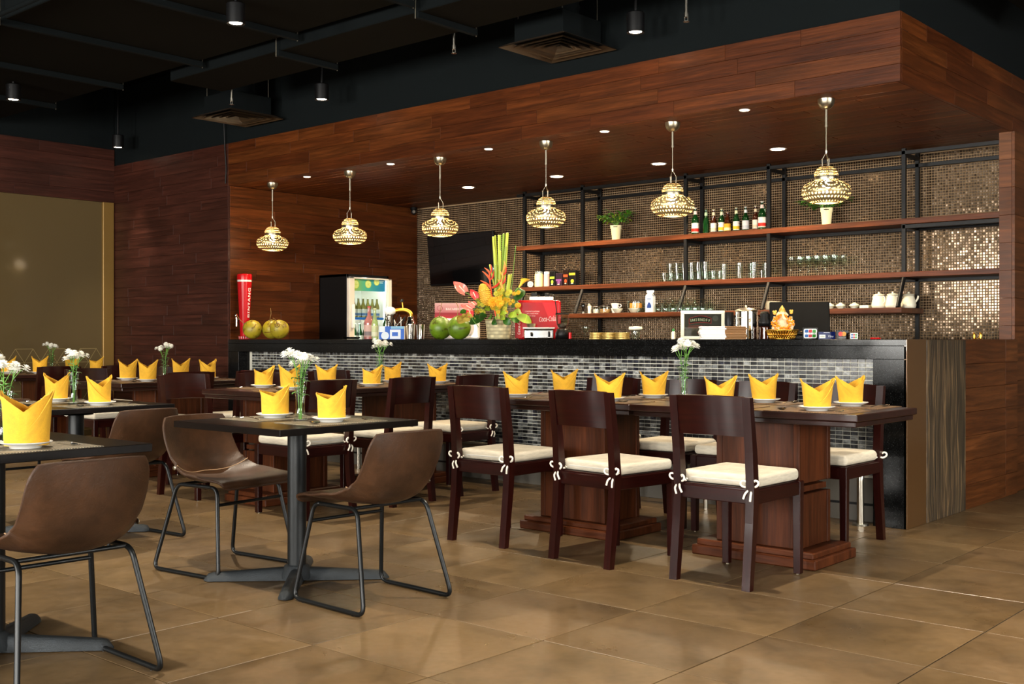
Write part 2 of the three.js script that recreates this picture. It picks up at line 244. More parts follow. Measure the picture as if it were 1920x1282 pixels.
// ---------------------------------------------------------------- floor: 0.605 m tiles, each a piece of its own near the camera
const BAR_Z = -6.5, END_X = -2.56, SOFFIT = 2.67, TOP_Y = 3.09, CEIL = 3.95, NICHE_L = -9.44, NICHE_Z = -9.12;
{
  const fl = struct('floor'), P0 = 0.605, x0 = -2.045, z0 = -3.82, forward = V(-0.6574, 0, -0.7536), side = V(0.7536, 0, -0.6574), rest = [];
  part(fl, 'grout_bed', span(LEFT_X - 0.3, 5.2, -0.2, -0.004, -13.2, 4.6, 0.001), M.floorGrout);
  let n = 0;
  for (let i = -18; i < 12; i++) for (let k = -16; k < 14; k++) {
    const x = x0 + (i + 0.5) * P0, z = z0 + (k + 0.5) * P0; if (x < LEFT_X - 0.2 || x > 5 || z < -13 || z > 4.5) continue;
    const d = V(x, 0, z).dot(forward), l = V(x, 0, z).dot(side), seen = d > 2.2 && d < 9.5 && Math.abs(l / d) < 0.56 && z > -8.9 && (z > -6.6 || x > -2.9);
    const mat = pick(M.floor), g = cbox(P0 - 0.005, 0.02, P0 - 0.005, 0.0014, pick([0, 2]));
    if (seen && n < 300) { n++; part(fl, 'tile', g, mat, { pos: [x, -0.01 + rr(-0.0004, 0.0004), z] }); } else rest.push(g.translate(x, -0.01, z));
  }
  part(fl, 'remaining_tiles', merge(rest), M.floor[0], { kind: 'stuff' });
}
// rows of boards covering a rectangle. at(u0, u1, v0, v1) builds the board geometry
function boards(parent, u0, u1, v0, v1, rowH, at, mats, len = [0.7, 1.25]) {
  const rows = Math.max(1, Math.round((v1 - v0) / rowH)), h = (v1 - v0) / rows;
  for (let r = 0; r < rows; r++) {
    let u = u0, L = rr(0.25, 1) * len[1];
    while (u < u1 - 0.001) { let e = Math.min(u1, u + L); if (u1 - e < 0.18) e = u1; part(parent, 'plank', at(u + 0.0006, e - 0.0006, v0 + r * h + 0.0006, v0 + (r + 1) * h - 0.0006), pick(mats)); u = e; L = rr(...len); }
  }
}
const proud = () => rr(0, 0.0012);
{ // red boarded wall to the left of the bar
  const w = struct('wall_front');
  part(w, 'backing', span(LEFT_X - 0.2, NICHE_L, 0, CEIL, BAR_Z - 0.14, BAR_Z - 0.02), M.dark);
  boards(w, LEFT_X, NICHE_L - 0.001, 0, TOP_Y, 0.105, (a, b, c, d) => span(a, b, c, d, BAR_Z - 0.02, BAR_Z + proud(), 0.0012), M.plankRed);
}
{ // boarded fascia over the bar, its return to the right, and the dark wall above it
  const f = struct('fascia_beam');
  part(f, 'backing', merge(span(NICHE_L, END_X - 0.04, SOFFIT + 0.02, TOP_Y, BAR_Z - 0.12, BAR_Z - 0.02), span(END_X - 0.14, END_X - 0.06, SOFFIT + 0.02, TOP_Y, -12, BAR_Z - 0.1)), M.dark);
  boards(f, NICHE_L, END_X - 0.04, SOFFIT, TOP_Y, 0.105, (a, b, c, d) => span(a, b, c, d, BAR_Z - 0.02, BAR_Z + proud(), 0.0012), M.plank, [0.5, 1.15]);
  boards(f, -12, BAR_Z - 0.02, SOFFIT, TOP_Y, 0.105, (a, b, c, d) => span(END_X - 0.06, END_X - 0.04 + proud(), c, d, a, b, 0.0012, 2), M.plank, [0.7, 1.3]);
  const w = struct('wall_upper');
  part(w, 'wall_face', span(LEFT_X - 0.2, END_X - 0.06, TOP_Y, CEIL, BAR_Z - 0.14, BAR_Z - 0.01, 0.002), M.dark);
  part(w, 'wall_return', span(END_X - 0.16, END_X - 0.05, TOP_Y, CEIL, -12, BAR_Z - 0.01, 0.002), M.dark);
}
{ // boarded soffit over the bar
  const c = struct('ceiling_low');
  part(c, 'backing', span(NICHE_L - 0.1, END_X - 0.1, SOFFIT + 0.02, SOFFIT + 0.1, NICHE_Z - 0.1, BAR_Z - 0.1), M.dark);
  boards(c, NICHE_L, END_X - 0.06, NICHE_Z, BAR_Z - 0.02, 0.105, (a, b, z0, z1) => span(a + 0.0008, b - 0.0008, SOFFIT - proud() * 1.5, SOFFIT + 0.02, z0 + 0.0008, z1 - 0.0008, 0.002), M.plank);
}
{ // side wall of the bar recess
  const w = struct('wall_inner');
  part(w, 'backing', span(NICHE_L - 0.15, NICHE_L - 0.02, 0, SOFFIT + 0.1, NICHE_Z - 0.1, BAR_Z - 0.14), M.dark);
  boards(w, NICHE_Z, BAR_Z - 0.02, 0.9, SOFFIT - 0.002, 0.105, (z0, z1, y0, y1) => span(NICHE_L - 0.02, NICHE_L + proud(), y0, y1, z0, z1, 0.0012, 2), M.plank);
}
{ // back wall of the bar recess: small bronze mosaic
  const w = struct('wall_back'), p = 0.0225, nx = Math.floor((-2.66 - NICHE_L) / p), ny = Math.floor((SOFFIT - 1.06) / p);
  part(w, 'backing', span(NICHE_L - 0.1, END_X, 0, SOFFIT + 0.1, NICHE_Z - 0.2, NICHE_Z - 0.003), M.mosaicGrout);
  const t = new THREE.InstancedMesh(cbox(p - 0.0052, p - 0.0052, 0.006, 0.0014), M.mosaic, nx * ny), m = new THREE.Matrix4(), q = new THREE.Quaternion(), e = new THREE.Euler(), one = V(1, 1, 1), c = new THREE.Color();
  for (let i = 0, n = 0; i < nx; i++) for (let j = 0; j < ny; j++, n++) {
    q.setFromEuler(e.set(rr(-0.026, 0.026), rr(-0.026, 0.026), 0)); m.compose(V(NICHE_L + (i + 0.5) * p, 1.06 + (j + 0.5) * p, NICHE_Z), q, one); t.setMatrixAt(n, m);
    const k = rr(0.75, 1.15); t.setColorAt(n, c.setRGB(0.11 * k, 0.076 * k, 0.05 * k));
  }
  t.name = 'mosaic_tiles'; t.userData.kind = 'stuff'; t.castShadow = t.receiveShadow = true; w.add(t);
}
{ // thin boarded wall that closes the bar on the right and runs back along the passage
  const w = struct('wall_end'), z1 = -8.62;
  part(w, 'backing', span(END_X - 0.11, END_X - 0.05, 0, SOFFIT, -12, z1 - 0.02), M.dark);
  boards(w, -12, z1, 0, SOFFIT, 0.21, (a, b, y0, y1) => span(END_X - 0.05, END_X - 0.03 + proud(), y0, y1, a, b, 0.0012, 2), M.plankBrown, [0.8, 1.4]);
  for (let k = 0; k < 13; k++) part(w, 'plank', span(END_X - 0.14, END_X - 0.051, k * SOFFIT / 13 + 0.0006, (k + 1) * SOFFIT / 13 - 0.0006, z1 - 0.02, z1 + proud(), 0.001), pick([M.jamb, ...M.plankBrown]));
}
{ // left wall: boarded header over patterned dark glass
  const w = struct('wall_left'), x = LEFT_X;
  part(w, 'backing', span(x - 0.3, x - 0.02, 0, CEIL, -6.6, 4.4), M.plaster);
  boards(w, -6.5, 4.2, 2.67, 3.27, 0.12, (a, b, y0, y1) => span(x - 0.02, x + 0.02 + proud(), y0, y1, a, b, 0.0012, 2), M.plankRed, [1, 1.8]);
  part(w, 'wall_face', span(x - 0.02, x + 0.01, 3.27, CEIL, -6.5, 4.2, 0.001), M.dark);
  part(w, 'frame_post', span(x - 0.015, x + 0.03, 0, 2.67, -6.49, -6.36, 0.003, 1), M.frame);
  part(w, 'frame_sill', span(x - 0.015, x + 0.03, 0, 0.06, -6.36, 4.2, 0.003, 2), M.frame);
  for (const z of [-4.9, -3.3, -1.7, -0.1, 1.5, 3.1]) part(w, 'frame_post', span(x - 0.015, x + 0.03, 0.06, 2.67, z - 0.03, z + 0.03, 0.003, 1), M.frame);
  const cuts = [-6.36, -4.93, -4.87, -3.33, -3.27, -1.73, -1.67, -0.13, -0.07, 1.47, 1.53, 3.07, 3.13, 4.2];
  for (let i = 0; i < cuts.length; i += 2) part(w, 'pane', span(x - 0.012, x - 0.004, 0.06, 2.67, cuts[i], cuts[i + 1], 0.001, 1), M.film);
  const lines = [], s = 0.2, bar = (z0, y0, z1, y1) => { const L = Math.hypot(z1 - z0, y1 - y0), g = cbox(0.001, 0.0045, L, 0.0003, 2, false); turned(g, -Math.atan2(y1 - y0, z1 - z0)); lines.push(g.translate(x - 0.0034, (y0 + y1) / 2, (z0 + z1) / 2)); };
  for (let r = 0; r < 3; r++) for (let k = 0; k < 11; k++) {          // star-and-hexagon lattice along the foot of the glass
    const cz = -6.2 + k * s * 1.8 + (r & 1) * s * 0.9, cy = 0.88 - r * s * 1.5, P = []; for (let a = 0; a < 6; a++) P.push([cz + Math.cos(a * PI / 3) * s * 0.95, cy + Math.sin(a * PI / 3) * s * 0.85]);
    if (cz > -3.6) continue;
    for (let a = 0; a < 6; a++) { bar(...P[a], ...P[(a + 1) % 6]); bar(cz, cy, ...P[a]); }
  }
  part(w, 'film_lines', merge(lines), M.filmLine, { kind: 'stuff', label: 'pale gold star and hexagon line pattern on the glass' });
}
// rear wall with windows, right wall, passage end, ceiling slab
{
  const w = struct('wall_rear'), z = REAR_Z, gs = [span(LEFT_X - 0.3, 5.2, 0, WIN_Y[0], z, z + 0.25), span(LEFT_X - 0.3, 5.2, WIN_Y[1], CEIL, z, z + 0.25)]; let x = LEFT_X - 0.3;
  for (const [c, ww] of REAR_WINDOWS) { gs.push(span(x, c - ww / 2, WIN_Y[0], WIN_Y[1], z, z + 0.25)); x = c + ww / 2; } gs.push(span(x, 5.2, WIN_Y[0], WIN_Y[1], z, z + 0.25));
  part(w, 'wall_face', merge(gs), M.plaster);
  { const g2 = [span(RIGHT_X, RIGHT_X + 0.25, 0, WIN_Y[0], -13, 4.4), span(RIGHT_X, RIGHT_X + 0.25, WIN_Y[1], CEIL, -13, 4.4)]; let q = -13; for (const [c, ww] of RIGHT_WINDOWS) { g2.push(span(RIGHT_X, RIGHT_X + 0.25, WIN_Y[0], WIN_Y[1], q, c - ww / 2)); q = c + ww / 2; } g2.push(span(RIGHT_X, RIGHT_X + 0.25, WIN_Y[0], WIN_Y[1], q, 4.4)); part(struct('wall_right'), 'wall_face', merge(g2), M.plaster); }
  part(struct('wall_passage'), 'wall_face', span(END_X - 0.2, 5.2, 0, CEIL, -13.2, -12), M.plaster);
  part(struct('ceiling'), 'slab', span(LEFT_X - 0.3, 5.2, CEIL, CEIL + 0.2, -13.2, 4.6), M.ceiling);
  let n = 0;
  const win = (pos, turn, ww) => {
    const g = struct('window_' + ++n); g.position.set(...pos); g.rotation.y = turn; const h = WIN_Y[1] - WIN_Y[0];
    part(g, 'frame', merge(box(ww, 0.06, 0.1, 0, 0.03, 0), box(ww, 0.06, 0.1, 0, h - 0.03, 0), box(0.06, h, 0.1, -ww / 2 + 0.03, h / 2, 0), box(0.06, h, 0.1, ww / 2 - 0.03, h / 2, 0), box(0.05, h, 0.1, 0, h / 2, 0)), M.black);
    for (const s of [-1, 1]) part(g, 'pane', box(ww / 2 - 0.08, h - 0.12, 0.006, s * ww / 4, h / 2, 0.03, 0.001), M.glass);
  };
  for (const [c, ww] of REAR_WINDOWS) win([c, WIN_Y[0], REAR_Z + 0.15], 0, ww);
  for (const [c, ww] of RIGHT_WINDOWS) win([RIGHT_X + 0.15, WIN_Y[0], c], PI / 2, ww);
}

// ---------------------------------------------------------------- bar counter
{
  const b = thing('bar_counter', 'long bar counter with black granite top and grey marble mosaic front', 'bar counter');
  const L = NICHE_L, R = END_X, z = BAR_Z, mR = -2.77, mL = -9.267, mTop = 1.01, mBot = 0.27, mz = z - 0.133;
  part(b, 'countertop', span(L, R - 0.004, 1.09, 1.13, z - 0.85, z, 0.003), M.granite);
  part(b, 'front_band', span(L, R - 0.004, mTop, 1.09, z - 0.13, z - 0.001, 0.002), M.granite);
  part(b, 'end_leg', span(mR, R - 0.004, 0, mTop, z - 0.3, z - 0.001, 0.002), M.granite);
  part(b, 'end_leg', span(L, mL, 0, mTop, z - 0.3, z - 0.001, 0.002), M.granite);
  part(b, 'carcass', span(L, R - 0.02, 0, 1.09, z - 0.85, z - 0.15, 0.002), M.blackMatte);
  part(b, 'plinth', span(mL, mR, 0, mBot, mz - 0.02, mz + 0.012, 0.002), std('#59544c', 0.5));
  part(b, 'plinth_groove', span(mL, mR, 0.1, 0.115, mz, mz + 0.016, 0.002), M.black);
  // mosaic: 50 x 27 mm marble sticks; the 300 that show largest are single pieces
  const mo = part(b, 'mosaic_panel', span(mL, mR, mBot, mTop, mz - 0.02, mz, 0.001), M.grout), pw = 0.05, ph = 0.0268, rest = [];
  const cols = Math.floor((mR - mL) / pw), rows = Math.floor((mTop - mBot) / ph);
  const tones = [[0.035, 0.037, 0.042], [0.06, 0.063, 0.066], [0.03, 0.033, 0.05], [0.2, 0.21, 0.21], [0.3, 0.31, 0.3], [0.44, 0.45, 0.43], [0.14, 0.145, 0.145], [0.1, 0.1, 0.1]];
  for (let i = 0; i < cols; i++) for (let j = 0; j < rows; j++) {
    const x = mR - (i + 0.5) * pw, y = mTop - (j + 0.5) * ph, g = cbox(pw - 0.0045, ph - 0.0045, 0.008, 0.001), t = pick(tones), c = new Float32Array(g.attributes.position.count * 3);
    for (let k = 0; k < c.length; k++) c[k] = t[k % 3] * 1.5; g.setAttribute('color', new THREE.BufferAttribute(c, 3));
    if (i < 30 && j < 10) part(mo, 'tile', g, M.tile, { pos: [x, y, mz + 0.002] }); else rest.push(g.translate(x, y, mz + 0.002));
  }
  part(mo, 'remaining_tiles', merge(rest), M.tile, { kind: 'stuff' });
  // end of the bar: bronze strip, streaked stone, boards
  part(b, 'bronze_strip', span(R - 0.02, R, 0, 1.13, z - 0.305, z - 0.001, 0.002, 1), M.brass, { label: 'plain bronze brown strip' });
  part(b, 'stone_panel', span(R - 0.02, R + 0.003, 0, 1.128, z - 0.99, z - 0.307, 0.003, 2), M.stone, { label: 'rough vertically streaked brown stone' });
  { const g = part(b, 'end_boarding', span(R - 0.06, R - 0.02, 0, 1.12, -8.6, z - 0.99), M.blackMatte); for (let k = 0; k < 7; k++) { part(g, 'plank', span(R - 0.02, R - 0.004 + proud(), k * 0.161 + 0.001, k * 0.161 + 0.16, z - 1.83, z - 0.992, 0.001, 2), pick(M.plankBrown)); part(g, 'plank', span(R - 0.02, R - 0.004 + proud(), k * 0.161 + 0.001, k * 0.161 + 0.16, -8.6, z - 1.832, 0.001, 2), pick(M.plankBrown)); } }
  part(b, 'side_top', span(R - 0.5, R - 0.004, 1.09, 1.13, -8.6, z - 0.85, 0.002, 2), pick(M.plankBrown));
  const rail = []; for (const x of [-8.6, -7.4, -6.2, -5.0, -3.9]) rail.push(pipe([[x, 0.3, mz + 0.01], [x, 0.3, z + 0.06], [x, 0.0, z + 0.06]], 0.016, 0.05));
  part(b, 'foot_rail', merge(rail, rod([mL + 0.05, 0.3, z + 0.06], [-3.9, 0.3, z + 0.06], 0.02, 12)), M.brushed);
  part(b, 'rail_bracket', merge(pipe([[-2.835, 0.33, mz + 0.01], [-2.835, 0.33, z + 0.03], [-2.835, 0, z + 0.03]], 0.021, 0.06), cyl(0.045, 0.05, 0.012).translate(-2.835, 0, z + 0.03)), M.brushed);
}

// ---------------------------------------------------------------- shelving behind the bar
{
  const s = thing('bar_shelving', 'black steel frame with three long brown wooden shelves on the mosaic wall', 'shelving'), F = -8.8, B = -9.085;
  const posts = []; for (const x of [-7.5, -6.74, -5.54, -4.69, -3.49]) {
    part(s, 'post', span(x - 0.016, x + 0.016, 1.62, 2.665, F - 0.016, F + 0.016, 0.002, 1), M.black); part(s, 'post', span(x - 0.016, x + 0.016, 1.1, 2.665, B - 0.016, B + 0.016, 0.002, 1), M.black);
    part(s, 'slanted_post', rod([x, 1.63, F], [x, 1.385, F + 0.13], 0.018, 8), M.black);
    part(s, 'cross_bar', span(x - 0.015, x + 0.015, 2.6, 2.63, B, F, 0.002, 2), M.black);
    for (const y of [2.025, 1.615]) part(s, 'shelf_bracket', span(x - 0.015, x + 0.015, y, y + 0.025, B, F, 0.002, 2), M.black);
  }
  for (const [z, y, l] of [[F, 2.63, -7.6], [B, 2.56, -7.6], [F, 2.035, -3.5], [B, 2.04, -7.6], [B, 1.62, -7.6]]) part(s, 'rail', span(l, -2.7, y - 0.016, y + 0.016, z - 0.016, z + 0.016, 0.002), M.black);
  part(s, 'shelf', span(-7.6, -2.7, 2.055, 2.1, B - 0.02, F + 0.02, 0.003), M.shelf[0]); part(s, 'shelf', span(-7.6, -2.7, 1.63, 1.672, B - 0.02, F + 0.02, 0.003), M.shelf[1]);
  part(s, 'shelf', span(-6.9, -3.45, 1.34, 1.383, B - 0.02, F + 0.16, 0.003), M.shelf[0]);
}

// ---------------------------------------------------------------- ceiling services
function duct(name, label, x0, x1, y0, y1, z0, z1, step, group) {
  const d = thing(name, label, 'duct', [0, 0, 0], 0, group);
  part(d, 'casing', span(x0, x1, y0 + 0.004, y1, z0, z1, 0.006), M.ductSide); 
  for (let x = x0; x < x1 - 0.05; x += step) part(d, 'panel', span(x + 0.003, Math.min(x + step, x1) - 0.003, y0, y0 + 0.004, z0 + 0.004, z1 - 0.004, 0.001), M.duct);
  for (let x = x0 + step; x < x1 - 0.1; x += step) part(d, 'flange', span(x - 0.02, x + 0.02, y0 - 0.045, y0 - 0.001, z0 - 0.03, z1 + 0.03, 0.003, 2), M.ductSide);
  for (let x = x0 + step; x < x1 - 0.1; x += step) part(d, 'hanger', merge(rod([x, y0 - 0.05, z0 - 0.035], [x, CEIL, z0 - 0.035], 0.005, 6), rod([x, y0 - 0.05, z1 + 0.035], [x, CEIL, z1 + 0.035], 0.005, 6)), M.nickel);
}
duct('air_duct', 'wide dark brown air duct with cross flanges under the black ceiling', -11.4, -2.2, 3.36, 3.75, -5.05, -3.5, 1.22);
duct('air_duct', 'narrower dark duct hanging between the wide duct and the bar wall', -8.3, -1.2, 3.3, 3.62, -5.66, -5.14, 1.5);
duct('air_duct', 'dark duct hanging over the passage beyond the bar corner', -2.3, 1.5, 3.32, 3.7, -8.2, -6.9, 1.4);
for (const [x, z, l] of [[-4.95, -6.17, 'square black ceiling air diffuser hanging over the wooden fascia'], [-8.78, -6.15, 'square black ceiling air diffuser hanging by the red boarded wall']]) {
  const d = thing('air_diffuser', l, 'air vent', [x, 3.2, z], 0, 'ceiling air diffusers');
  part(d, 'plenum_box', span(-0.22, 0.22, 0.03, 0.2, -0.22, 0.22, 0.004), M.ductSide);
  const fr = (h, w, y) => merge(...[[1, 0], [-1, 0], [0, 1], [0, -1]].map(([a, b]) => { const g = new THREE.BufferGeometry(), p = [], q = [[-h, h], [h, h], [h - w, h - w], [-h + w, h - w]], up = [0, 0, y, y], rot = Math.atan2(a, b), f = (i, t) => { const [u, v] = q[i]; return [u * Math.cos(rot) + v * Math.sin(rot), up[i] + t, -u * Math.sin(rot) + v * Math.cos(rot)]; };
    for (const t of [0, 0.004]) for (const tri of [[0, 1, 2], [0, 2, 3]]) for (const i of t ? tri : [...tri].reverse()) p.push(...f(i, t)); g.setAttribute('position', new THREE.Float32BufferAttribute(p, 3)); g.computeVertexNormals(); return g; }));
  part(d, 'frame', fr(0.3, 0.06, 0.03), std('#3a2a18', 0.5)); for (let k = 0; k < 4; k++) part(d, 'louvre', fr(0.225 - k * 0.05, 0.055, 0.045), std(k % 2 ? '#2c2013' : '#3a2a18', 0.45));
  part(d, 'neck', lathe([[0.15, 0.2], [0.16, 0.23], [0.15, 0.26], [0.16, 0.29], [0.15, 0.32], [0.16, 0.36], [0.15, 0.45], [0.15, 0.745]], 28), M.ductSide);
  part(d, 'hanger', merge(rod([-0.2, 0.2, 0.2], [-0.2, 0.75, 0.2], 0.004, 6), rod([0.2, 0.2, 0.2], [0.2, 0.75, 0.2], 0.004, 6), rod([0.2, 0.2, -0.2], [0.2, 0.75, -0.2], 0.004, 6), rod([-0.2, 0.2, -0.2], [-0.2, 0.75, -0.2], 0.004, 6)), M.nickel);
}
single('ceiling_pipe', 'thin dark conduit pipe running above the wide duct', 'pipe', merge(rod([-11.4, 3.31, -3.35], [-1.5, 3.31, -3.35], 0.016), rod([-6.1, 3.31, -3.35], [-6.1, CEIL, -3.35], 0.006), rod([-8.6, 3.31, -3.35], [-8.6, CEIL, -3.35], 0.006)), M.ductSide);
single('ceiling_cable', 'loose black cable hanging down the wall beside the wooden fascia', 'cable', tube([[-9.47, 3.3, -6.47], [-9.47, 3.05, -6.48], [-9.455, 2.85, -6.485], [-9.46, 2.69, -6.48]], 0.006, 24, 6), M.wire);
for (const [x, z] of [[-8.3, -5.75], [-5.6, -5.78], [-3.9, -6.2]]) single('sprinkler', ['small sprinkler head by the end of the narrow duct', 'small sprinkler head behind the narrow duct by the wall', 'small sprinkler head beside the ceiling spotlight over the fascia'][[-8.3, -5.6, -3.9].indexOf(x)], 'sprinkler', merge(rod([0, 0.06, 0], [0, CEIL - 3.2, 0], 0.01), cyl(0.014, 0.014, 0.03).translate(0, 0.03, 0), cyl(0.02, 0.02, 0.003).translate(0, 0, 0), rod([0.012, 0, 0], [0.012, 0.05, 0], 0.003), rod([-0.012, 0, 0], [-0.012, 0.05, 0], 0.003)), M.brushed, [x, 3.2, z]);

// ---------------------------------------------------------------- lamps
const WARM = new THREE.Color(1, 0.78, 0.5), glow = (k, c = WARM) => std('#000000', 1, { emissive: c, emissiveIntensity: k });
const G = { bulb: glow(60), disc: glow(14), small: glow(10), track: glow(16, new THREE.Color(1, 0.82, 0.6)) };
function spot(color, power, x, y, z, angle, pen, tx = x, tz = z) { const s = new THREE.SpotLight(color, power, 0, angle, pen, 2); s.name = 'lamp_light'; s.position.set(x, y, z); s.target.position.set(tx, 0, tz); s.castShadow = true; s.shadow.radius = 1.5; scene.add(s, s.target); }
function point(color, power, x, y, z, r = 1) { const p = new THREE.PointLight(color, power, 0, 2); p.name = 'lamp_light'; p.position.set(x, y, z); p.castShadow = true; p.shadow.radius = r; scene.add(p); }
const shadeGeo = (() => { const a = [[0.075, -0.665], [0.09, -0.664], [0.118, -0.652], [0.142, -0.632], [0.154, -0.607], [0.155, -0.585], [0.148, -0.563], [0.13, -0.545], [0.105, -0.534], [0.085, -0.528], [0.075, -0.521], [0.073, -0.51], [0.073, -0.497], [0.0715, -0.494], [0.077, -0.488], [0.0745, -0.476], [0.067, -0.459], [0.054, -0.444], [0.038, -0.434], [0.02, -0.43]]; return lathe(a, 64); })();
const shadeMat = phys('#a8936a', 0.32, { metalness: 0.7, alphaMap: PERF, alphaTest: 0.5, side: THREE.DoubleSide });
const pendant = maker((label, group) => {
  const t = thing('pendant_lamp', label, 'pendant lamp', [0, 0, 0], 0, group);
  part(t, 'canopy', lathe([[0, -0.066], [0.012, -0.066], [0.028, -0.06], [0.043, -0.046], [0.052, -0.026], [0.055, -0.004], [0.055, 0]], 28), M.nickel);
  part(t, 'rod', merge(cyl(0.0085, 0.0085, 0.105, 12, -0.171), cyl(0.011, 0.011, 0.012, 12, -0.178), cyl(0.004, 0.004, 0.16, 10, -0.335), cyl(0.009, 0.007, 0.02, 12, -0.35)), M.nickel);
  for (let k = 0; k < 3; k++) { const a = k * 2 * PI / 3 + 0.4; part(t, 'strut', merge(rod([0, -0.34, 0], [Math.cos(a) * 0.026, -0.385, Math.sin(a) * 0.026], 0.003), rod([Math.cos(a) * 0.026, -0.385, Math.sin(a) * 0.026], [Math.cos(a) * 0.024, -0.434, Math.sin(a) * 0.024], 0.0035), ball(0.006, Math.cos(a) * 0.026, -0.385, Math.sin(a) * 0.026)), M.nickel); }
  part(t, 'lamp_shade', shadeGeo, shadeMat, { label: 'pierced metal shade with swirling dots' });
  part(t, 'neck_band', lathe([[0.0735, -0.519], [0.0748, -0.515], [0.0748, -0.5], [0.0735, -0.496]], 40), M.nickel);
  part(t, 'rim', new THREE.TorusGeometry(0.075, 0.003, 8, 48).rotateX(PI / 2).translate(0, -0.665, 0), M.nickel);
  part(t, 'bulb', lathe([[0, -0.6], [0.015, -0.597], [0.026, -0.584], [0.029, -0.566], [0.022, -0.545], [0.014, -0.525], [0.014, -0.5], [0, -0.5]], 20), G.bulb);
  part(t, 'socket', cyl(0.017, 0.017, 0.065, 14, -0.5), M.nickel);
  return t;
});
const ORD = ['nearest the post end of the bar', 'second from the post end', 'third from the post end', 'fourth from the post end', 'fifth from the post end', 'nearest the red boarded wall'];
for (let k = 0; k < 6; k++) { const x = -3.16 - k * 1.162; pendant('pierced metal pendant lamp over the bar, ' + ORD[k], [x, SOFFIT, -6.69], k * 1.1, 'pendant lamps over the bar'); point(new THREE.Color(1, 0.79, 0.5), K.pendant, x, SOFFIT - 0.575, -6.69, 1.2); }
function recessed(name, label, r, x, z, mat, group) { const t = thing(name, label, 'ceiling light', [x, SOFFIT, z], 0, group); part(t, 'trim_ring', lathe([[r, -0.001], [r * 1.25, -0.004], [r * 1.28, 0], [r * 1.28, 0.004]], 28), M.whiteGloss); part(t, 'lens', cyl(r, r, 0.004, 28, -0.004), mat); return t; }
for (let k = 0; k < 4; k++) { const x = -4.28 - k * 1.147; recessed('downlight', 'round glowing downlight over the back shelves, ' + ['nearest the post end', 'second from the post end', 'third from the post end', 'nearest the television'][k], 0.055, x, -8.18, G.disc, 'large downlights in the soffit'); spot(WARM, K.down, x, SOFFIT - 0.02, -8.18, 1.25, 0.6); }
for (let k = 0; k < 5; k++) { const x = -3.72 - k * 1.162; recessed('small_downlight', 'small bright recessed spotlight between pendant lamps ' + ['one and two from the post', 'two and three from the post', 'three and four from the post', 'four and five from the post', 'by the red wall'][k], 0.03, x, -6.64, G.small, 'small spotlights along the fascia'); spot(WARM, K.small, x, SOFFIT - 0.02, -6.64, 0.7, 0.5); }
const track = maker((label, group) => {
  const t = thing('ceiling_spotlight', label, 'spotlight', [0, 0, 0], 0, group);
  part(t, 'housing', lathe([[0.042, 0.012], [0.058, 0], [0.061, 0.004], [0.061, 0.13], [0.055, 0.138], [0, 0.138]], 28), M.black);
  part(t, 'stem', cyl(0.011, 0.011, CEIL - 3.2 - 0.14, 10, 0.138), M.black); part(t, 'ceiling_plate', cyl(0.05, 0.05, 0.02, 20, CEIL - 3.222), M.black); part(t, 'lens', cyl(0.042, 0.042, 0.006, 24, 0.008), G.track);
  return t;
});
for (const [x, z, l] of [[-4.3, -6.2, 'beside the diffuser above the middle of the fascia'], [-7.55, -6.15, 'beside the diffuser at the red wall end of the fascia'], [-11.1, -6.24, 'in the corner by the dark glass'], [-6.16, -4.3, 'below the wide duct, in line with the middle tables'], [-9.57, -4.4, 'below the wide duct, over the tables by the red wall']]) track('black cylinder spotlight ' + l, [x, 3.2, z], 0, 'black ceiling spotlights');
const TRK = new THREE.Color(1, 0.87, 0.68);
for (const [x, z] of [[-4.3, -6.2], [-7.55, -6.15], [-11.1, -6.24], [-6.16, -4.3], [-9.57, -4.4], [-2.75, -4.3], [-4.6, -2.3], [-7.9, -2.3], [-1.2, -2.3], [-0.9, -6.2], [0.6, -4.3]]) spot(TRK, z < -6 && x < -3 ? K.track * 0.35 : K.track, x, 3.19, z, z < -6 && x < -3 ? 0.42 : 0.8, 0.7);
// the same spotlights carry on outside the frame
for (const [x, z, l] of [[-2.75, -4.3, 'over the long table by the bar'], [-4.6, -2.3, 'over the square tables'], [-7.9, -2.3, 'over the aisle by the dark glass'], [-1.2, -2.3, 'over the open floor'], [-0.9, -6.2, 'over the passage beside the bar'], [0.6, -4.3, 'over the open floor beyond the bar']]) track('black cylinder spotlight ' + l, [x, 3.2, z], 0, 'black ceiling spotlights');

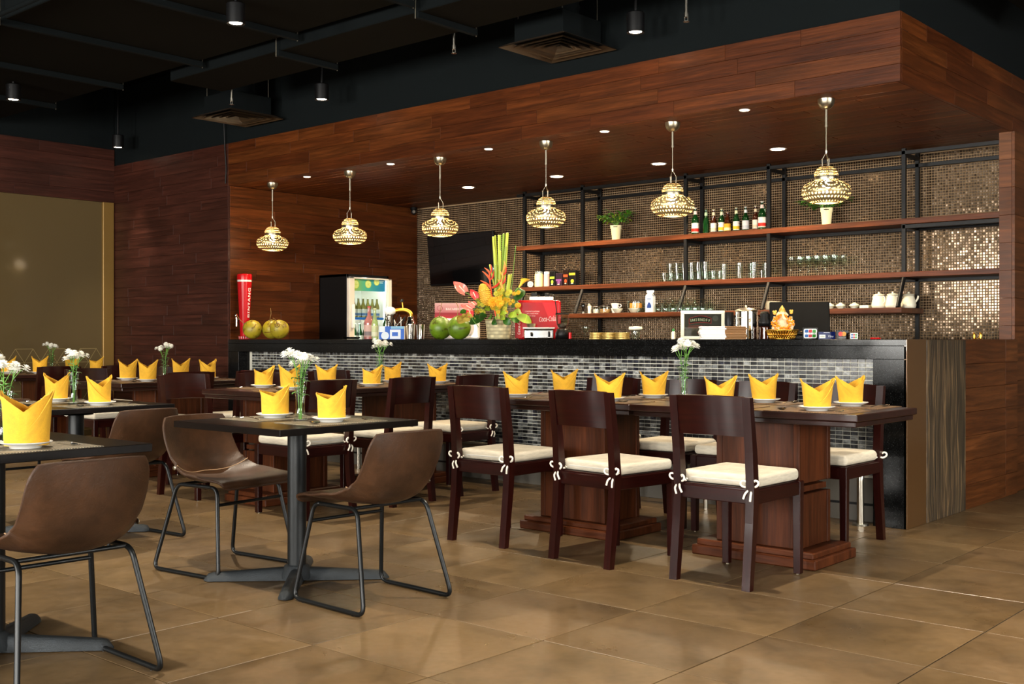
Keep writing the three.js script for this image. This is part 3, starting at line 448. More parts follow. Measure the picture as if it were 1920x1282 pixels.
// ---------------------------------------------------------------- dark wooden chairs
const woodChair = maker((label, group) => {
  const t = thing('wooden_chair', label, 'chair', [0, 0, 0], 0, group);
  for (const s of [-1, 1]) {
    // rear leg runs up into the back post: square section swept along a bent line, tapered at both ends
    const pts = [[0.262, 0, 0.034], [0.225, 0.3, 0.044], [0.215, 0.45, 0.048], [0.228, 0.62, 0.042], [0.262, 0.868, 0.032]], pos = [], q = (k, a, b) => [s * 0.192 + a * 0.0205, pts[k][1], pts[k][0] + b * pts[k][2] / 2];
    const face = (A, B, C, D) => pos.push(...A, ...B, ...C, ...A, ...C, ...D), cr = [[-1, -1], [1, -1], [1, 1], [-1, 1]];
    for (let k = 0; k < 4; k++) for (let c = 0; c < 4; c++) { const [a, b] = cr[c], [d, e] = cr[(c + 1) % 4]; face(q(k, a, b), q(k + 1, a, b), q(k + 1, d, e), q(k, d, e)); }
    face(q(0, -1, -1), q(0, 1, -1), q(0, 1, 1), q(0, -1, 1)); face(q(4, -1, 1), q(4, 1, 1), q(4, 1, -1), q(4, -1, -1));
    const g = new THREE.BufferGeometry(); g.setAttribute('position', new THREE.Float32BufferAttribute(pos, 3)); g.computeVertexNormals(); metreUV(g, 1, s * 0.3, 0.2);
    part(t, 'leg', g, M.chair);
    const f = cbox(0.042, 0.447, 0.042, 0.003, 1), p = f.attributes.position; for (let i = 0; i < p.count; i++) if (p.getY(i) < 0) { p.setX(i, p.getX(i) * 0.84); p.setZ(i, p.getZ(i) * 0.84); }
    f.computeVertexNormals(); part(t, 'leg', f, M.chair, { pos: [s * 0.195, 0.2265, -0.225] });
    part(t, 'seat_rail', box(0.022, 0.062, 0.41, s * 0.2, 0.415, -0.005, 0.003, 2), M.chair);
    for (const z of [0.262, -0.225]) part(t, 'foot_glide', cyl(0.011, 0.011, 0.012, 12), M.nickel, { pos: [s * 0.192, -0.001, z] });
  }
  part(t, 'seat_rail', box(0.36, 0.062, 0.022, 0, 0.415, 0.215, 0.003), M.chair); part(t, 'seat_rail', box(0.36, 0.062, 0.022, 0, 0.415, -0.228, 0.003), M.chair);
  part(t, 'seat', box(0.4, 0.014, 0.43, 0, 0.446, -0.008, 0.003), M.chair);
  const bow = (u, v) => { const y = lerp(0.69, 0.87, v), x = lerp(-0.176, 0.176, u), z = lerp(0.238, 0.264, v) + 0.03 * (1 - (x / 0.176) ** 2); return V(x, y + 0.004 * (1 - (x / 0.176) ** 2), z); };
  part(t, 'backrest', sheet(bow, 20, 3, 0.02, 0.35, 0.18), M.chair);
  const c = part(t, 'cushion', (() => { const g = rbox(0.41, 0.055, 0.41, 0.021, 4), p = g.attributes.position; for (let i = 0; i < p.count; i++) { const x = p.getX(i) / 0.205, z = p.getZ(i) / 0.205, y = p.getY(i), b = (1 - x ** 4) * (1 - z ** 4); if (y > 0) p.setY(i, y + 0.012 * b + 0.0015 * Math.sin(x * 9 + z * 3)); const k = 1 - 0.015 * (1 - Math.abs(y) / 0.0275) * Math.sin((x + z) * 24); p.setX(i, p.getX(i) * k); } g.computeVertexNormals(); return g; })(), M.cushion, { pos: [0, 0.482, -0.02], label: 'cream cotton seat cushion tied with bows' });
  part(c, 'zip', box(0.3, 0.006, 0.004, 0, -0.004, 0.2045, 0.001), M.zip);
  for (const s of [-1, 1]) {
    const k = [s * 0.19, -0.022, 0.232];
    part(c, 'tie', merge(
      tube([[s * 0.17, -0.015, 0.2], [s * 0.205, -0.012, 0.222], [s * 0.212, -0.016, 0.245], k, [s * 0.165, -0.018, 0.222]], 0.0052, 24, 7),
      tube([k, [s * 0.215, 0.012, 0.256], [s * 0.235, 0.006, 0.258], [s * 0.225, -0.012, 0.256], k], 0.0052, 20, 7), tube([k, [s * 0.165, 0.01, 0.262], [s * 0.148, -0.002, 0.266], [s * 0.16, -0.018, 0.262], k], 0.0052, 20, 7),
      tube([k, [s * 0.2, -0.05, 0.264], [s * 0.195, -0.082, 0.262]], 0.0052, 10, 7), tube([k, [s * 0.175, -0.045, 0.266], [s * 0.162, -0.073, 0.266]], 0.0052, 10, 7), ball(0.011, ...k)), M.cord);
  }
  return t;
});
const WC = 'dark wooden chair with cream tied cushion, ';
for (const [x, z, r, l] of [[-2.67, -4.71, 0, 'on open side, nearest the granite bar end'], [-3.39, -4.7, -0.1, 'on open side, middle one at long table'], [-4.18, -4.755, 0.02, 'on open side, farthest from granite bar end']]) woodChair(WC + l, [x, 0, z], r, 'chairs at the long table');
for (const [x, z, r, l] of [[-4.44, -5.88, PI, 'between long table and mosaic, farthest from bar end'], [-3.78, -5.86, PI + 0.05, 'between long table and mosaic, third from bar end'], [-3.29, -5.86, PI, 'between long table and mosaic, second from bar end'], [-2.74, -5.83, PI, 'between long table and mosaic, nearest bar end']]) woodChair(WC + l, [x, 0, z], r, 'chairs at the long table');
for (const [x, z, r, l] of [[-5.775, -4.56, PI / 2, 'middle table, farthest from bar, back to long table'], [-5.775, -5.28, PI / 2 + 0.03, 'middle table, second from bar, back to long table'], [-5.8, -5.97, PI / 2, 'middle table, nearest the bar, back to long table'], [-6.985, -4.6, -PI / 2, 'middle table, farthest from bar, back to red wall'], [-6.985, -5.3, -PI / 2, 'middle table, second from bar, back to red wall'], [-6.985, -5.98, -PI / 2, 'middle table, nearest the bar, back to red wall']]) woodChair(WC + l, [x, 0, z], r, 'chairs at the middle table');
for (const [x, z, r, l] of [[-7.96, -4.95, PI / 2, 'back to middle table, farther from red wall'], [-7.96, -5.6, PI / 2, 'back to middle table, nearer the red wall'], [-9.02, -4.93, -PI / 2, 'back to dark glass, farther from red wall'], [-9.02, -5.58, -PI / 2, 'back to dark glass, nearer the red wall']]) woodChair(WC + l, [x, 0, z], r, 'chairs at the table by the red wall');
for (const [x, z, r, l] of [[-10.5, -5.15, PI / 2, 'facing patterned dark glass, farther from red wall'], [-10.5, -5.8, PI / 2, 'facing patterned dark glass, nearer the red wall']]) woodChair(WC + l, [x, 0, z], r, 'chairs at the table by the dark glass');

// ---------------------------------------------------------------- wooden pedestal tables
function woodTable(label, x, z, turn, L, W, feet) {
  const t = thing('wooden_table', label, 'dining table', [x, 0, z], turn, 'wooden dining tables'), H = 0.78;
  part(t, 'table_top', box(L, 0.034, W, 0, H - 0.017, 0, 0.004), M.tableTop); part(t, 'under_frame', box(L - 0.03, 0.026, W - 0.03, 0, H - 0.048, 0, 0.004), M.tableTop);
  for (const f of feet) {
    const p = part(t, 'pedestal', merge(box(0.46, 0.32, 0.34, f, 0.565, 0, 0.004, 1), box(0.46, 0.27, 0.34, f, 0.215, 0, 0.004, 1), box(0.44, 0.03, 0.32, f, 0.375, 0, 0.002, 1)), M.pedestal);
    for (const sx of [-1, 1]) for (const sz of [-1, 1]) for (const [y, h] of [[0.565, 0.32], [0.215, 0.27]]) part(p, 'corner_stile', box(0.034, h, 0.034, f + sx * 0.219, y, sz * 0.159, 0.003, 1), M.pedestal);
    part(t, 'plinth', box(0.66, 0.032, 0.44, f, 0.064, 0, 0.006), M.pedestal); part(t, 'plinth', box(0.7, 0.05, 0.475, f, 0.025, 0, 0.006), M.pedestal);
    for (const sz of [-1, 1]) part(t, 'cross_beam', box(0.46, 0.03, 0.06, f, 0.735 - 0.02, sz * 0.14, 0.003), M.pedestal);
  }
  return t;
}
woodTable('dark wooden pedestal table along the bar, nearest the granite bar end', -2.807, -5.275, 0, 1.278, 0.73, [0.02]);
woodTable('dark wooden pedestal table along the bar, butted against the bar-end table', -4.087, -5.275, 0, 1.278, 0.73, [0.1]);
woodTable('long dark wooden table standing end-on to the bar, behind the black square table', -6.39, -5.43, PI / 2, 1.98, 0.76, [-0.55, 0.55]);
woodTable('dark wooden table in front of the plain red boarded wall', -8.45, -5.22, PI / 2, 1.3, 0.74, [0]);
woodTable('dark wooden table beside the dark glass with gold hexagon pattern', -11.1, -5.6, PI / 2, 1.3, 0.7, [-0.1]);

// ---------------------------------------------------------------- black square tables
const cafeTable = maker((label, group) => {
  const t = thing('square_table', label, 'cafe table', [0, 0, 0], 0, group);
  part(t, 'table_top', box(0.805, 0.03, 0.805, 0, 0.735, 0, 0.002), M.cafeTop);
  part(t, 'column', cyl(0.044, 0.044, 0.68, 28, 0.04), M.column); part(t, 'mounting_plate', merge(box(0.3, 0.01, 0.3, 0, 0.715, 0), cyl(0.07, 0.1, 0.02, 20, 0.69)), M.iron); part(t, 'collar', lathe([[0.044, 0.075], [0.058, 0.07], [0.066, 0.05], [0.075, 0.03], [0.075, 0.012]], 28), M.castIron);
  for (let k = 0; k < 4; k++) {
    const a = PI / 4 + k * PI / 2, prof = (u, v) => { const l = lerp(0.03, 0.43, u), w = lerp(0.036, 0.03, u) * (u > 0.94 ? Math.sqrt(Math.max(0.02, 1 - ((u - 0.94) / 0.06) ** 2)) : 1), b = v * PI, h = lerp(0.06, 0.034, u) * (u > 0.9 ? Math.sqrt(Math.max(0.02, 1 - ((u - 0.9) / 0.1) ** 2)) : 1); return V(l, 0.004 + Math.sin(b) * h, -Math.cos(b) * w); };
    const g = sheet(prof, 18, 12, 0.003); g.rotateY(a); part(t, 'base_leg', g, M.castIron);
    part(t, 'foot_pad', cyl(0.014, 0.014, 0.005, 12), M.black, { pos: [Math.cos(a) * 0.4, 0, -Math.sin(a) * 0.4] });
  }
  return t;
});
cafeTable('square black cafe table between two brown leather chairs', [-4.19, 0, -3.265], 0, 'square cafe tables');
cafeTable('square black cafe table behind, in front of the red wall table', [-6.2, 0, -3.22], 0, 'square cafe tables');
cafeTable('square black cafe table nearest the camera, cut off at the edge', [-4.06, 0, -1.79], 0, 'square cafe tables');

// ---------------------------------------------------------------- brown leather bucket chairs on sled frames
const leatherChair = maker((label, group) => {
  const t = thing('leather_chair', label, 'chair', [0, 0, 0], 0, group);
  const C = new THREE.CatmullRomCurve3([V(0, 0.424, -0.243), V(0, 0.45, -0.225), V(0, 0.447, -0.1), V(0, 0.436, 0.05), V(0, 0.45, 0.145), V(0, 0.51, 0.205), V(0, 0.61, 0.24), V(0, 0.742, 0.27)], false, 'catmullrom', 0.5);
  const tab = (a) => (s) => { const k = Math.min(a.length - 2, Math.floor(s * (a.length - 1))), f = s * (a.length - 1) - k; return lerp(a[k], a[k + 1], f * f * (3 - 2 * f) * 0.4 + f * 0.6); };
  const wid = tab([0.208, 0.228, 0.238, 0.24, 0.232, 0.222, 0.218, 0.212, 0.2]), lift = tab([0.0, 0.004, 0.016, 0.04, 0.068, 0.078, 0.062, 0.042, 0.03]);
  const surf = (s, v) => { const p = C.getPoint(s), d = C.getTangent(s), q = 2 * v - 1, n = V(0, d.z, -d.y).normalize(); let w = wid(s); const round = s > 0.93 ? ((s - 0.93) / 0.07) : s < 0.05 ? (0.05 - s) / 0.05 : 0; w *= 1 - 0.09 * round * round; const l = lift(s) * Math.abs(q) ** 2.4; return V(q * w * (1 - 0.06 * Math.abs(q) ** 2 * lift(s) / 0.08), p.y, p.z).addScaledVector(n, l).add(V(0, -0.012 * (s > 0.9 ? (s - 0.9) / 0.1 : 0) * Math.abs(q) ** 3 + 0.006 * (s > 0.9 ? 1 : 0) * 0, 0)); };
  const shell = part(t, 'seat_shell', sheet(surf, 46, 22, (s, v) => 0.006 + 0.018 * Math.pow(Math.min(1, 7 * Math.min(v, 1 - v, s, 1 - s) + 0.18), 0.6), 0.9, 0.5), M.leather);
  const edge = []; for (let k = 0; k <= 60; k++) edge.push(surf(k / 60, 0.0)); for (let k = 1; k <= 16; k++) edge.push(surf(1, k / 16)); for (let k = 1; k <= 60; k++) edge.push(surf(1 - k / 60, 1)); for (let k = 1; k < 16; k++) edge.push(surf(0, 1 - k / 16)); edge.push(edge[0].clone());
  part(shell, 'piping', sweep(edge, 0.0065, 7, false), M.leather);
  const seam = []; for (let k = 0; k <= 24; k++) { const v = k / 24, p = surf(0.6 - 0.1 * Math.abs(2 * v - 1) ** 1.5, v); p.y += 0.0115; p.z -= 0.004; seam.push(p); } part(shell, 'seam', sweep(seam, 0.0024, 5), M.thread);
  const badge = part(t, 'badge', new THREE.SphereGeometry(0.011, 16, 10).scale(0.3, 1, 1.2), M.nickel); badge.position.copy(surf(0.55, 1)).add(V(0.008, -0.008, 0));
  for (const s of [-1, 1]) part(t, 'sled_leg', pipe([[s * 0.19, 0.424, -0.165], [s * 0.245, 0.0105, -0.238], [s * 0.245, 0.0105, 0.24], [s * 0.19, 0.424, 0.13]], 0.0098, 0.045, true), M.iron);
  part(t, 'cross_bar', rod([-0.203, 0.345, -0.178], [0.203, 0.345, -0.178], 0.008), M.iron); part(t, 'cross_bar', rod([-0.19, 0.424, 0.1], [0.19, 0.424, 0.1], 0.008), M.iron);
  for (const s of [-1, 1]) for (const z of [-0.17, 0.17]) part(t, 'foot_glide', cyl(0.007, 0.007, 0.004, 10), M.black, { pos: [s * 0.245, -0.002, z] });
  return t;
});
const LC = 'brown leather bucket chair on black sled legs, ';
leatherChair(LC + 'its back turned, at the middle square table', [-3.63, 0, -3.24], PI / 2 - 0.04, 'leather bucket chairs');
leatherChair(LC + 'showing its seat, at the middle square table', [-4.69, 0, -3.215], -PI / 2 + 0.1, 'leather bucket chairs');
leatherChair(LC + 'largest and nearest the camera', [-3.6, 0, -1.81], PI / 2 - 0.03, 'leather bucket chairs');
leatherChair(LC + 'half hidden beneath the rear square table', [-5.78, 0, -3.28], PI / 2 + 0.08, 'leather bucket chairs');
leatherChair(LC + 'far side of the rear square table', [-6.88, 0, -3.2], -PI / 2, 'leather bucket chairs');

// ---------------------------------------------------------------- place settings
const napkinA = (mirror, left, right, lean, wide = 0.068, low = 0.1) => maker((label, group) => {
  const t = thing('napkin', label, 'napkin', [0, 0, 0], 0, group);
  const hgt = (th) => { const c = Math.cos(th), d = Math.acos(Math.min(1, Math.abs(c))) / (PI / 2), pk = c > 0 ? right : left, dip = Math.sin(th) > 0 ? low : low + 0.012; return dip + (pk - dip) * Math.pow(1 - d, 0.95); };
  const base = (off) => (th, v) => { const y = v * hgt(th), k = y / 0.17, a = lerp(0.06, wide, Math.pow(k, 1.1)) + off, b = lerp(0.047, 0.036, k) + off, wob = 1 + 0.025 * Math.sin(th * 5 + 1) * k; const curl = v > 0.8 && Math.abs(Math.cos(th)) > 0.85 ? (v - 0.8) * 0.03 * Math.sign(Math.cos(th)) : 0; return V(mirror * (a * Math.cos(th) * wob + curl + lean * k), y, b * Math.sin(th) * wob); };
  const f0 = base(0), f1 = base(0.0048), f2 = base(-0.006);
  const wind = mirror < 0 ? 1 : -1;
  part(t, 'body', sheet((u, v) => f0(u * 2 * PI * wind + PI / 2 * 0, v), 56, 10, 0.0028, 1, 0.4), M.napkin);
  const end = (v) => lerp(0.84, 0.06, Math.pow(v, 0.9)) * PI;
  part(t, 'front_fold', sheet((u, v) => f1((wind > 0 ? u : 1 - u) * end(v) - 0.05, v * 0.995 + 0.003), 28, 12, 0.0045, 0.5, 0.4), M.napkin);
  part(t, 'inner_fold', sheet((u, v) => { const p = f2((wind > 0 ? u : 1 - u) * PI + PI, v * 0.97 + 0.01); return p; }, 28, 8, 0.0025, 0.5, 0.4), M.napkin);
  return t;
});
const NAP = [napkinA(1, 0.148, 0.15, 0, 0.08, 0.083), napkinA(-1, 0.152, 0.147, 0.004, 0.078, 0.088), napkinA(1, 0.125, 0.158, -0.004, 0.064, 0.095), napkinA(1, 0.125, 0.15, 0.006, 0.07, 0.085), napkinA(1, 0.17, 0.172, 0, 0.07, 0.102), napkinA(-1, 0.172, 0.165, 0.004, 0.069, 0.1)];
const plate = maker((label, group) => single('plate', label, 'plate', lathe([[0, 0.004], [0.04, 0.004], [0.048, 0.0], [0.052, 0.0], [0.055, 0.006], [0.075, 0.014], [0.087, 0.019], [0.0885, 0.0205], [0.087, 0.022], [0.074, 0.0175], [0.053, 0.0105], [0, 0.0095]], 48), M.china, [0, 0, 0], 0, group));
const matOf = (m) => maker((label, group) => single('placemat', label, 'placemat', box(0.42, 0.003, 0.3, 0, 0.0015, 0, 0.0008), m, [0, 0, 0], 0, group));
const matTan = matOf(std('#ffffff', 0.55, { map: MAT_TAN, bumpMap: MAT_TAN, bumpScale: 0.001 })), matDark = matOf(std('#ffffff', 0.5, { map: MAT_DARK, bumpMap: MAT_DARK, bumpScale: 0.001 }));
const handleGeo = () => { const f = (u, v) => { const x = lerp(-0.085, 0.04, u), w = u < 0.75 ? lerp(0.0075, 0.003, Math.sqrt(u / 0.75)) : 0.003; return V(x, 0.003 + 0.006 * Math.sin(u * PI * 0.9) + 0.006 * u * u, (2 * v - 1) * w * (u < 0.04 ? 0.6 + 10 * u : 1)); }; return sheet(f, 16, 3, 0.0022); };
const spoon = maker((label, group) => {
  const t = thing('spoon', label, 'spoon', [0, 0, 0], 0, group); part(t, 'handle', handleGeo(), M.steel);
  part(t, 'bowl', sheet((u, v) => { const a = v * 2 * PI, r = Math.max(0.02, u); return V(0.067 + Math.cos(a) * 0.031 * r, 0.0095 - 0.0075 * (1 - r * r), Math.sin(a) * 0.0205 * r); }, 8, 24, 0.0016), M.steel); return t;
});
const fork = maker((label, group) => {
  const t = thing('fork', label, 'fork', [0, 0, 0], 0, group); part(t, 'handle', handleGeo(), M.steel);
  part(t, 'head', sheet((u, v) => V(lerp(0.038, 0.062, u), 0.009 - 0.004 * u, (2 * v - 1) * lerp(0.003, 0.0115, Math.min(1, u * 1.6))), 8, 4, 0.002), M.steel);
  for (let k = -1.5; k < 2; k++) part(t, 'tine', sweep([V(0.061, 0.005, k * 0.0066), V(0.08, 0.004, k * 0.0064), V(0.102, 0.008, k * 0.0062)], 0.0012, 5), M.steel); return t;
});
// one setting: mat, plate, napkin, spoon and fork. side = direction from the diner to the table middle
const SEEN = 0.717;
function setting(x, y, z, dir, where, group, o = {}) {
  const dx = Math.sin(dir), dz = Math.cos(dir), sx = Math.cos(dir), sz = -Math.sin(dir), mk = o.dark ? matDark : matTan, e = rr(-0.01, 0.01);
  mk('woven brown placemat ' + where, [x, y, z], dir, 'placemats ' + group);
  plate('small white plate ' + where, [x, y + 0.003, z], 0, 'plates ' + group);
  const n = NAP[o.kind ?? pick([0, 0, 1, 3])]('yellow peaked napkin ' + where, [x, y + 0.0125, z], (o.face ?? SEEN) + (o.turn ?? rr(-0.35, 0.35)), 'napkins ' + group); n.scale.setScalar(o.scale ?? 1);
  if (o.cutlery !== false) {
    spoon('steel spoon ' + where, [x + sx * 0.15, y + 0.003, z + sz * 0.15], dir + PI / 2 + rr(-0.12, 0.12), 'spoons ' + group);
    fork('steel fork ' + where, [x - sx * (0.15 + e), y + 0.003, z - sz * (0.15 + e)], dir + PI / 2 + rr(-0.12, 0.12), 'forks ' + group);
  }
}
const H1 = 0.78, H2 = 0.75, COLS = ['nearest the granite bar end', 'second from granite bar end', 'third from granite bar end', 'fourth from granite bar end'];
[-2.44, -2.98, -3.69, -4.37].forEach((x, k) => setting(x, H1, -5.06, PI, 'on long table, open side, ' + COLS[k], 'on the long table', { kind: [0, 0, 0, 1][k], turn: [0.05, 0, -0.1, 0.3][k] }));
[-2.47, -2.97, -3.7, -4.38].forEach((x, k) => setting(x, H1, -5.52, 0, 'on long table, bar side, ' + COLS[k], 'on the long table', { kind: [1, 1, 0, 0][k], turn: [0.25, 0.1, 0.1, 0][k] }));
const ROW = ['farthest from bar', 'second from bar', 'nearest the bar'];
[-4.76, -5.5, -6.2].forEach((z, k) => setting(-6.18, H1, z, -PI / 2, 'on middle table, long-table side, ' + ROW[k], 'on the middle table', { kind: [5, 3, 1][k], turn: [0.5, 0.4, 0.45][k] }));
[-4.84, -5.43, -6.1].forEach((z, k) => setting(-6.6, H1, z, PI / 2, 'on middle table, red-wall side, ' + ROW[k], 'on the middle table', { kind: [3, 1, 2][k], turn: [0.6, 0.3, 0.2][k] }));
const ROW2 = ['farther from red wall', 'nearer the red wall'];
[-4.9, -5.48].forEach((z, k) => setting(-8.25, H1, z, -PI / 2, 'on red-wall table, middle-table side, ' + ROW2[k], 'on the table by the red wall', { kind: [4, 5][k], turn: [0.3, 0.7][k] }));
[-4.95, -5.46].forEach((z, k) => setting(-8.65, H1, z, PI / 2, 'on red-wall table, glass side, ' + ROW2[k], 'on the table by the red wall', { kind: 4, turn: 0.35 }));
[-5.3, -5.91].forEach((z, k) => setting(-10.95, H1, z, -PI / 2, 'on dark-glass table, room side, ' + ROW2[k], 'on the table by the dark glass', { kind: [4, 2][k], turn: 0.3 }));
[-5.12, -5.8].forEach((z, k) => setting(-11.24, H1, z, PI / 2, 'on dark-glass table, glass side, ' + ROW2[k], 'on the table by the dark glass', { kind: 5, turn: 0.4 }));
setting(-3.97, H2, -3.29, -PI / 2, 'on middle square table, by the chair showing its back', 'on the middle square table', { dark: true, kind: 2, turn: -0.15 });
setting(-4.38, H2, -3.28, PI / 2, 'on middle square table, by the chair showing its seat', 'on the middle square table', { dark: true, kind: 2, turn: 0.1 });
setting(-5.96, H2, -3.24, -PI / 2, 'on rear square table, side nearer the bar', 'on the rear square table', { dark: true, kind: 5, turn: 0.75, scale: 0.96 });
setting(-6.5, H2, -3.25, PI / 2, 'on rear square table, side nearer the dark glass', 'on the rear square table', { dark: true, kind: 4, turn: 0.1, scale: 0.98 });
setting(-3.82, H2, -1.8, -PI / 2, 'on nearest square table, large at the photo edge', 'on the nearest square table', { dark: true, kind: 4, turn: 0.25, scale: 1.14 });

// ---------------------------------------------------------------- glass vases of white chrysanthemums
const vase = maker((label, group) => {
  const t = thing('glass_vase', label, 'vase', [0, 0, 0], 0, group);
  part(t, 'body', lathe([[0, 0.004], [0.03, 0.001], [0.034, 0.006], [0.031, 0.014], [0.024, 0.03], [0.0195, 0.06], [0.021, 0.1], [0.026, 0.15], [0.033, 0.19], [0.0315, 0.19], [0.0245, 0.15], [0.0195, 0.1], [0.018, 0.06], [0.02, 0.035], [0.02, 0.02], [0, 0.016]], 36), M.glass);
  return t;
});
const blossomGeo = (() => { const g = []; for (const [n, r, up, y] of [[13, 0.023, -0.25, -0.001], [14, 0.023, 0.2, 0], [12, 0.02, 0.65, 0.002], [9, 0.015, 1.1, 0.004]]) for (let k = 0; k < n; k++) { const p = sheet((u, v) => { const l = u * r, w = 0.0034 * Math.sin(PI * Math.min(0.97, 0.18 + 0.8 * u)); return V(l * Math.cos(up), y + l * Math.sin(up) - 0.25 * l * l / r * 0.4, (2 * v - 1) * w); }, 3, 2, 0.0006); g.push(p.rotateY(k / n * 2 * PI + y * 90)); } return merge(g, ball(0.0045, 0, 0.004, 0, 1, 0.6, 1, 8)); })();
const leafGeo = (L, W, bend, n = 10) => sheet((u, v) => { const w = W * Math.pow(Math.sin(PI * Math.min(1, 0.03 + u * 0.96)), 0.8) * (1 - 0.25 * u), q = 2 * v - 1; return V(L * u * Math.cos(bend * u), L * u * Math.sin(bend * u * 0.8) * 0.5 + 0.25 * Math.abs(q) * w, q * w); }, n, 4, 0.0009, 1, 1);
const smallLeaf = leafGeo(0.05, 0.012, -0.9, 6);
const spray = maker((label, group) => {
  const t = thing('chrysanthemum_spray', label, 'flower', [0, 0, 0], 0, group);
  const top = [0.045, 0.3, 0], stem = [[0.006, 0.01, 0], [0.008, 0.08, 0], [0.012, 0.18, 0.003], [0.028, 0.25, 0]];
  part(t, 'stem', merge(tube([...stem, top], 0.0018, 24, 6), tube([[0.02, 0.225, 0], [0.03, 0.27, 0.015], [0.035, 0.31, 0.03]], 0.0013, 10, 5), tube([[0.02, 0.225, 0], [0.03, 0.26, -0.02], [0.03, 0.29, -0.04]], 0.0013, 10, 5), tube([[0.028, 0.25, 0], [0.055, 0.285, 0.012], [0.075, 0.298, 0.012]], 0.0013, 10, 5)), M.stem);
  for (const [x, y, z, s] of [[0.045, 0.3, 0, 1.1], [0.035, 0.31, 0.03, 1], [0.03, 0.29, -0.04, 1], [0.075, 0.297, 0.012, 0.9]]) { const b = part(t, 'blossom', blossomGeo, M.petal, { pos: [x, y, z], rot: [z * 9, 0, -x * 6] }); b.scale.setScalar(s); }
  for (let k = 0; k < 6; k++) part(t, 'leaf', smallLeaf, M.leaf, { pos: [0.009 + k * 0.0015, 0.12 + k * 0.022, 0], rot: [0, k * 2.1, 0.5] });
  return t;
});
const leanWord = (t) => { const x = Math.cos(t), z = -Math.sin(t), s = x * 0.7536 - z * 0.6574, d = -x * 0.6574 - z * 0.7536; return Math.abs(s) > Math.abs(d) ? (s > 0 ? 'toward bar end' : 'toward dark glass') : d > 0 ? 'away from camera' : 'toward camera'; };
function bouquet(x, y, z, where, lean, n = 3, s = 1) { vase('slender clear glass vase ' + where, [x, y, z], 0, 'glass vases'); for (let k = 0; k < n; k++) { const o = spray('white chrysanthemum in vase ' + where + ', leaning ' + leanWord(lean + (k - (n - 1) / 2) * (5.4 / n)), [x, y, z], lean + (k - (n - 1) / 2) * (5.4 / n), 'white chrysanthemums in the vase ' + where); o.scale.setScalar(s * (1 - 0.04 * k)); } }
bouquet(-4.12, H2, -3.23, 'on the middle square table', 0.4, 4, 1.05);
bouquet(-6.23, H2, -3.22, 'on the rear square table', 1.4, 3, 1.0);
bouquet(-4.09, H2, -1.85, 'on the nearest square table', -0.6, 3, 1.0);
bouquet(-3.35, H1, -5.3, 'on the long table by the bar', 1.2, 3, 1.1);
bouquet(-6.36, H1, -5.75, 'on the middle wooden table', 0.9, 3, 1.1);
bouquet(-8.45, H1, -5.18, 'on the red-wall table', 2.2, 3, 1.0);
bouquet(-11.1, H1, -5.5, 'on the dark-glass table', 0.2, 3, 1.0);

// ---------------------------------------------------------------- things on the bar
const NTH = ['first', 'second', 'third', 'fourth', 'fifth', 'sixth', 'seventh', 'eighth', 'ninth', 'tenth'];
const B = 1.13, FACE = 0.717;                                  // FACE: turned to look out over the tables
const poster = (tex2, rough = 0.4) => phys('#d9d9d9', rough, { map: tex2, specularIntensity: 0.35 });
const panel = (w, h) => new THREE.PlaneGeometry(w, h);
{ // red beer tower
  const t = thing('beer_tower', 'tall tapered red beer tower with chrome tap at the red wall end', 'beer tower', [-9.335, B, -6.62], FACE);
  part(t, 'base', cyl(0.062, 0.055, 0.035, 28), poster(print(256, 64, (x, w, h) => { x.fillStyle = '#c3131b'; x.fillRect(0, 0, w, h); x.fillStyle = '#f2e9e2'; for (let i = 0; i < 16; i++) x.fillRect(i * 16, 12, 6, 40); })));
  part(t, 'column', cyl(0.072, 0.042, 0.56, 36, 0.035), poster(print(512, 512, (x, w, h) => { x.fillStyle = '#c8141c'; x.fillRect(0, 0, w, h); x.fillStyle = '#f5efe8'; x.fillRect(0, 0, w, 18); x.font = 'bold 62px sans-serif'; for (const px of [60, 316]) { x.save(); x.translate(px + 50, 350); x.rotate(-PI / 2); x.fillText('BINTANG', 0, 0); x.restore(); } }), 0.2));
  part(t, 'lid', lathe([[0, 0.66], [0.068, 0.655], [0.074, 0.645], [0.074, 0.595], [0.072, 0.595]], 32), M.red);
  part(t, 'tap', merge(rod([-0.04, 0.2, 0.01], [-0.085, 0.2, 0.02], 0.012, 12), rod([-0.075, 0.21, 0.02], [-0.075, 0.13, 0.02], 0.009, 12), ball(0.02, -0.078, 0.24, 0.02), rod([-0.078, 0.2, 0.02], [-0.078, 0.24, 0.02], 0.007)), M.chrome);
}
const coconut = (mat, r, seedv) => maker((label, group) => {
  const t = thing('coconut', label, 'coconut', [0, 0, 0], 0, group);
  const g = new THREE.SphereGeometry(r, 40, 30), p = g.attributes.position; for (let i = 0; i < p.count; i++) { const v = V(p.getX(i), p.getY(i), p.getZ(i)).divideScalar(r), a = Math.atan2(v.z, v.x), k = 1 + 0.014 * Math.cos(a * 3 + seedv) * (1 - v.y * v.y) + 0.07 * Math.max(0, v.y) ** 4 + 0.03 * Math.max(0, -v.y) ** 3; p.setXYZ(i, v.x * r * k, v.y * r * 0.98 * k, v.z * r * k); } g.computeVertexNormals();
  part(t, 'husk', g, mat); part(t, 'stalk_end', merge(lathe([[0, 0.0], [0.024, 0.0], [0.028, -0.006], [0.02, -0.016]], 10).translate(0, r * 1.03, 0), ball(0.008, 0, r * 1.04, 0)), std('#5b4322', 0.9));
  part(t, 'stalk', tube([[0, r, 0], [0.005, r + 0.03, 0.004], [0.02, r + 0.07, 0.01], [0.03, r + 0.12, -0.005]], 0.003, 16, 5), std('#8a6a3a', 0.9));
  return t;
});
const cocoY = phys('#b9a52e', 0.45, { map: COCO }), cocoG = phys('#6d8f1c', 0.42, { map: COCO });
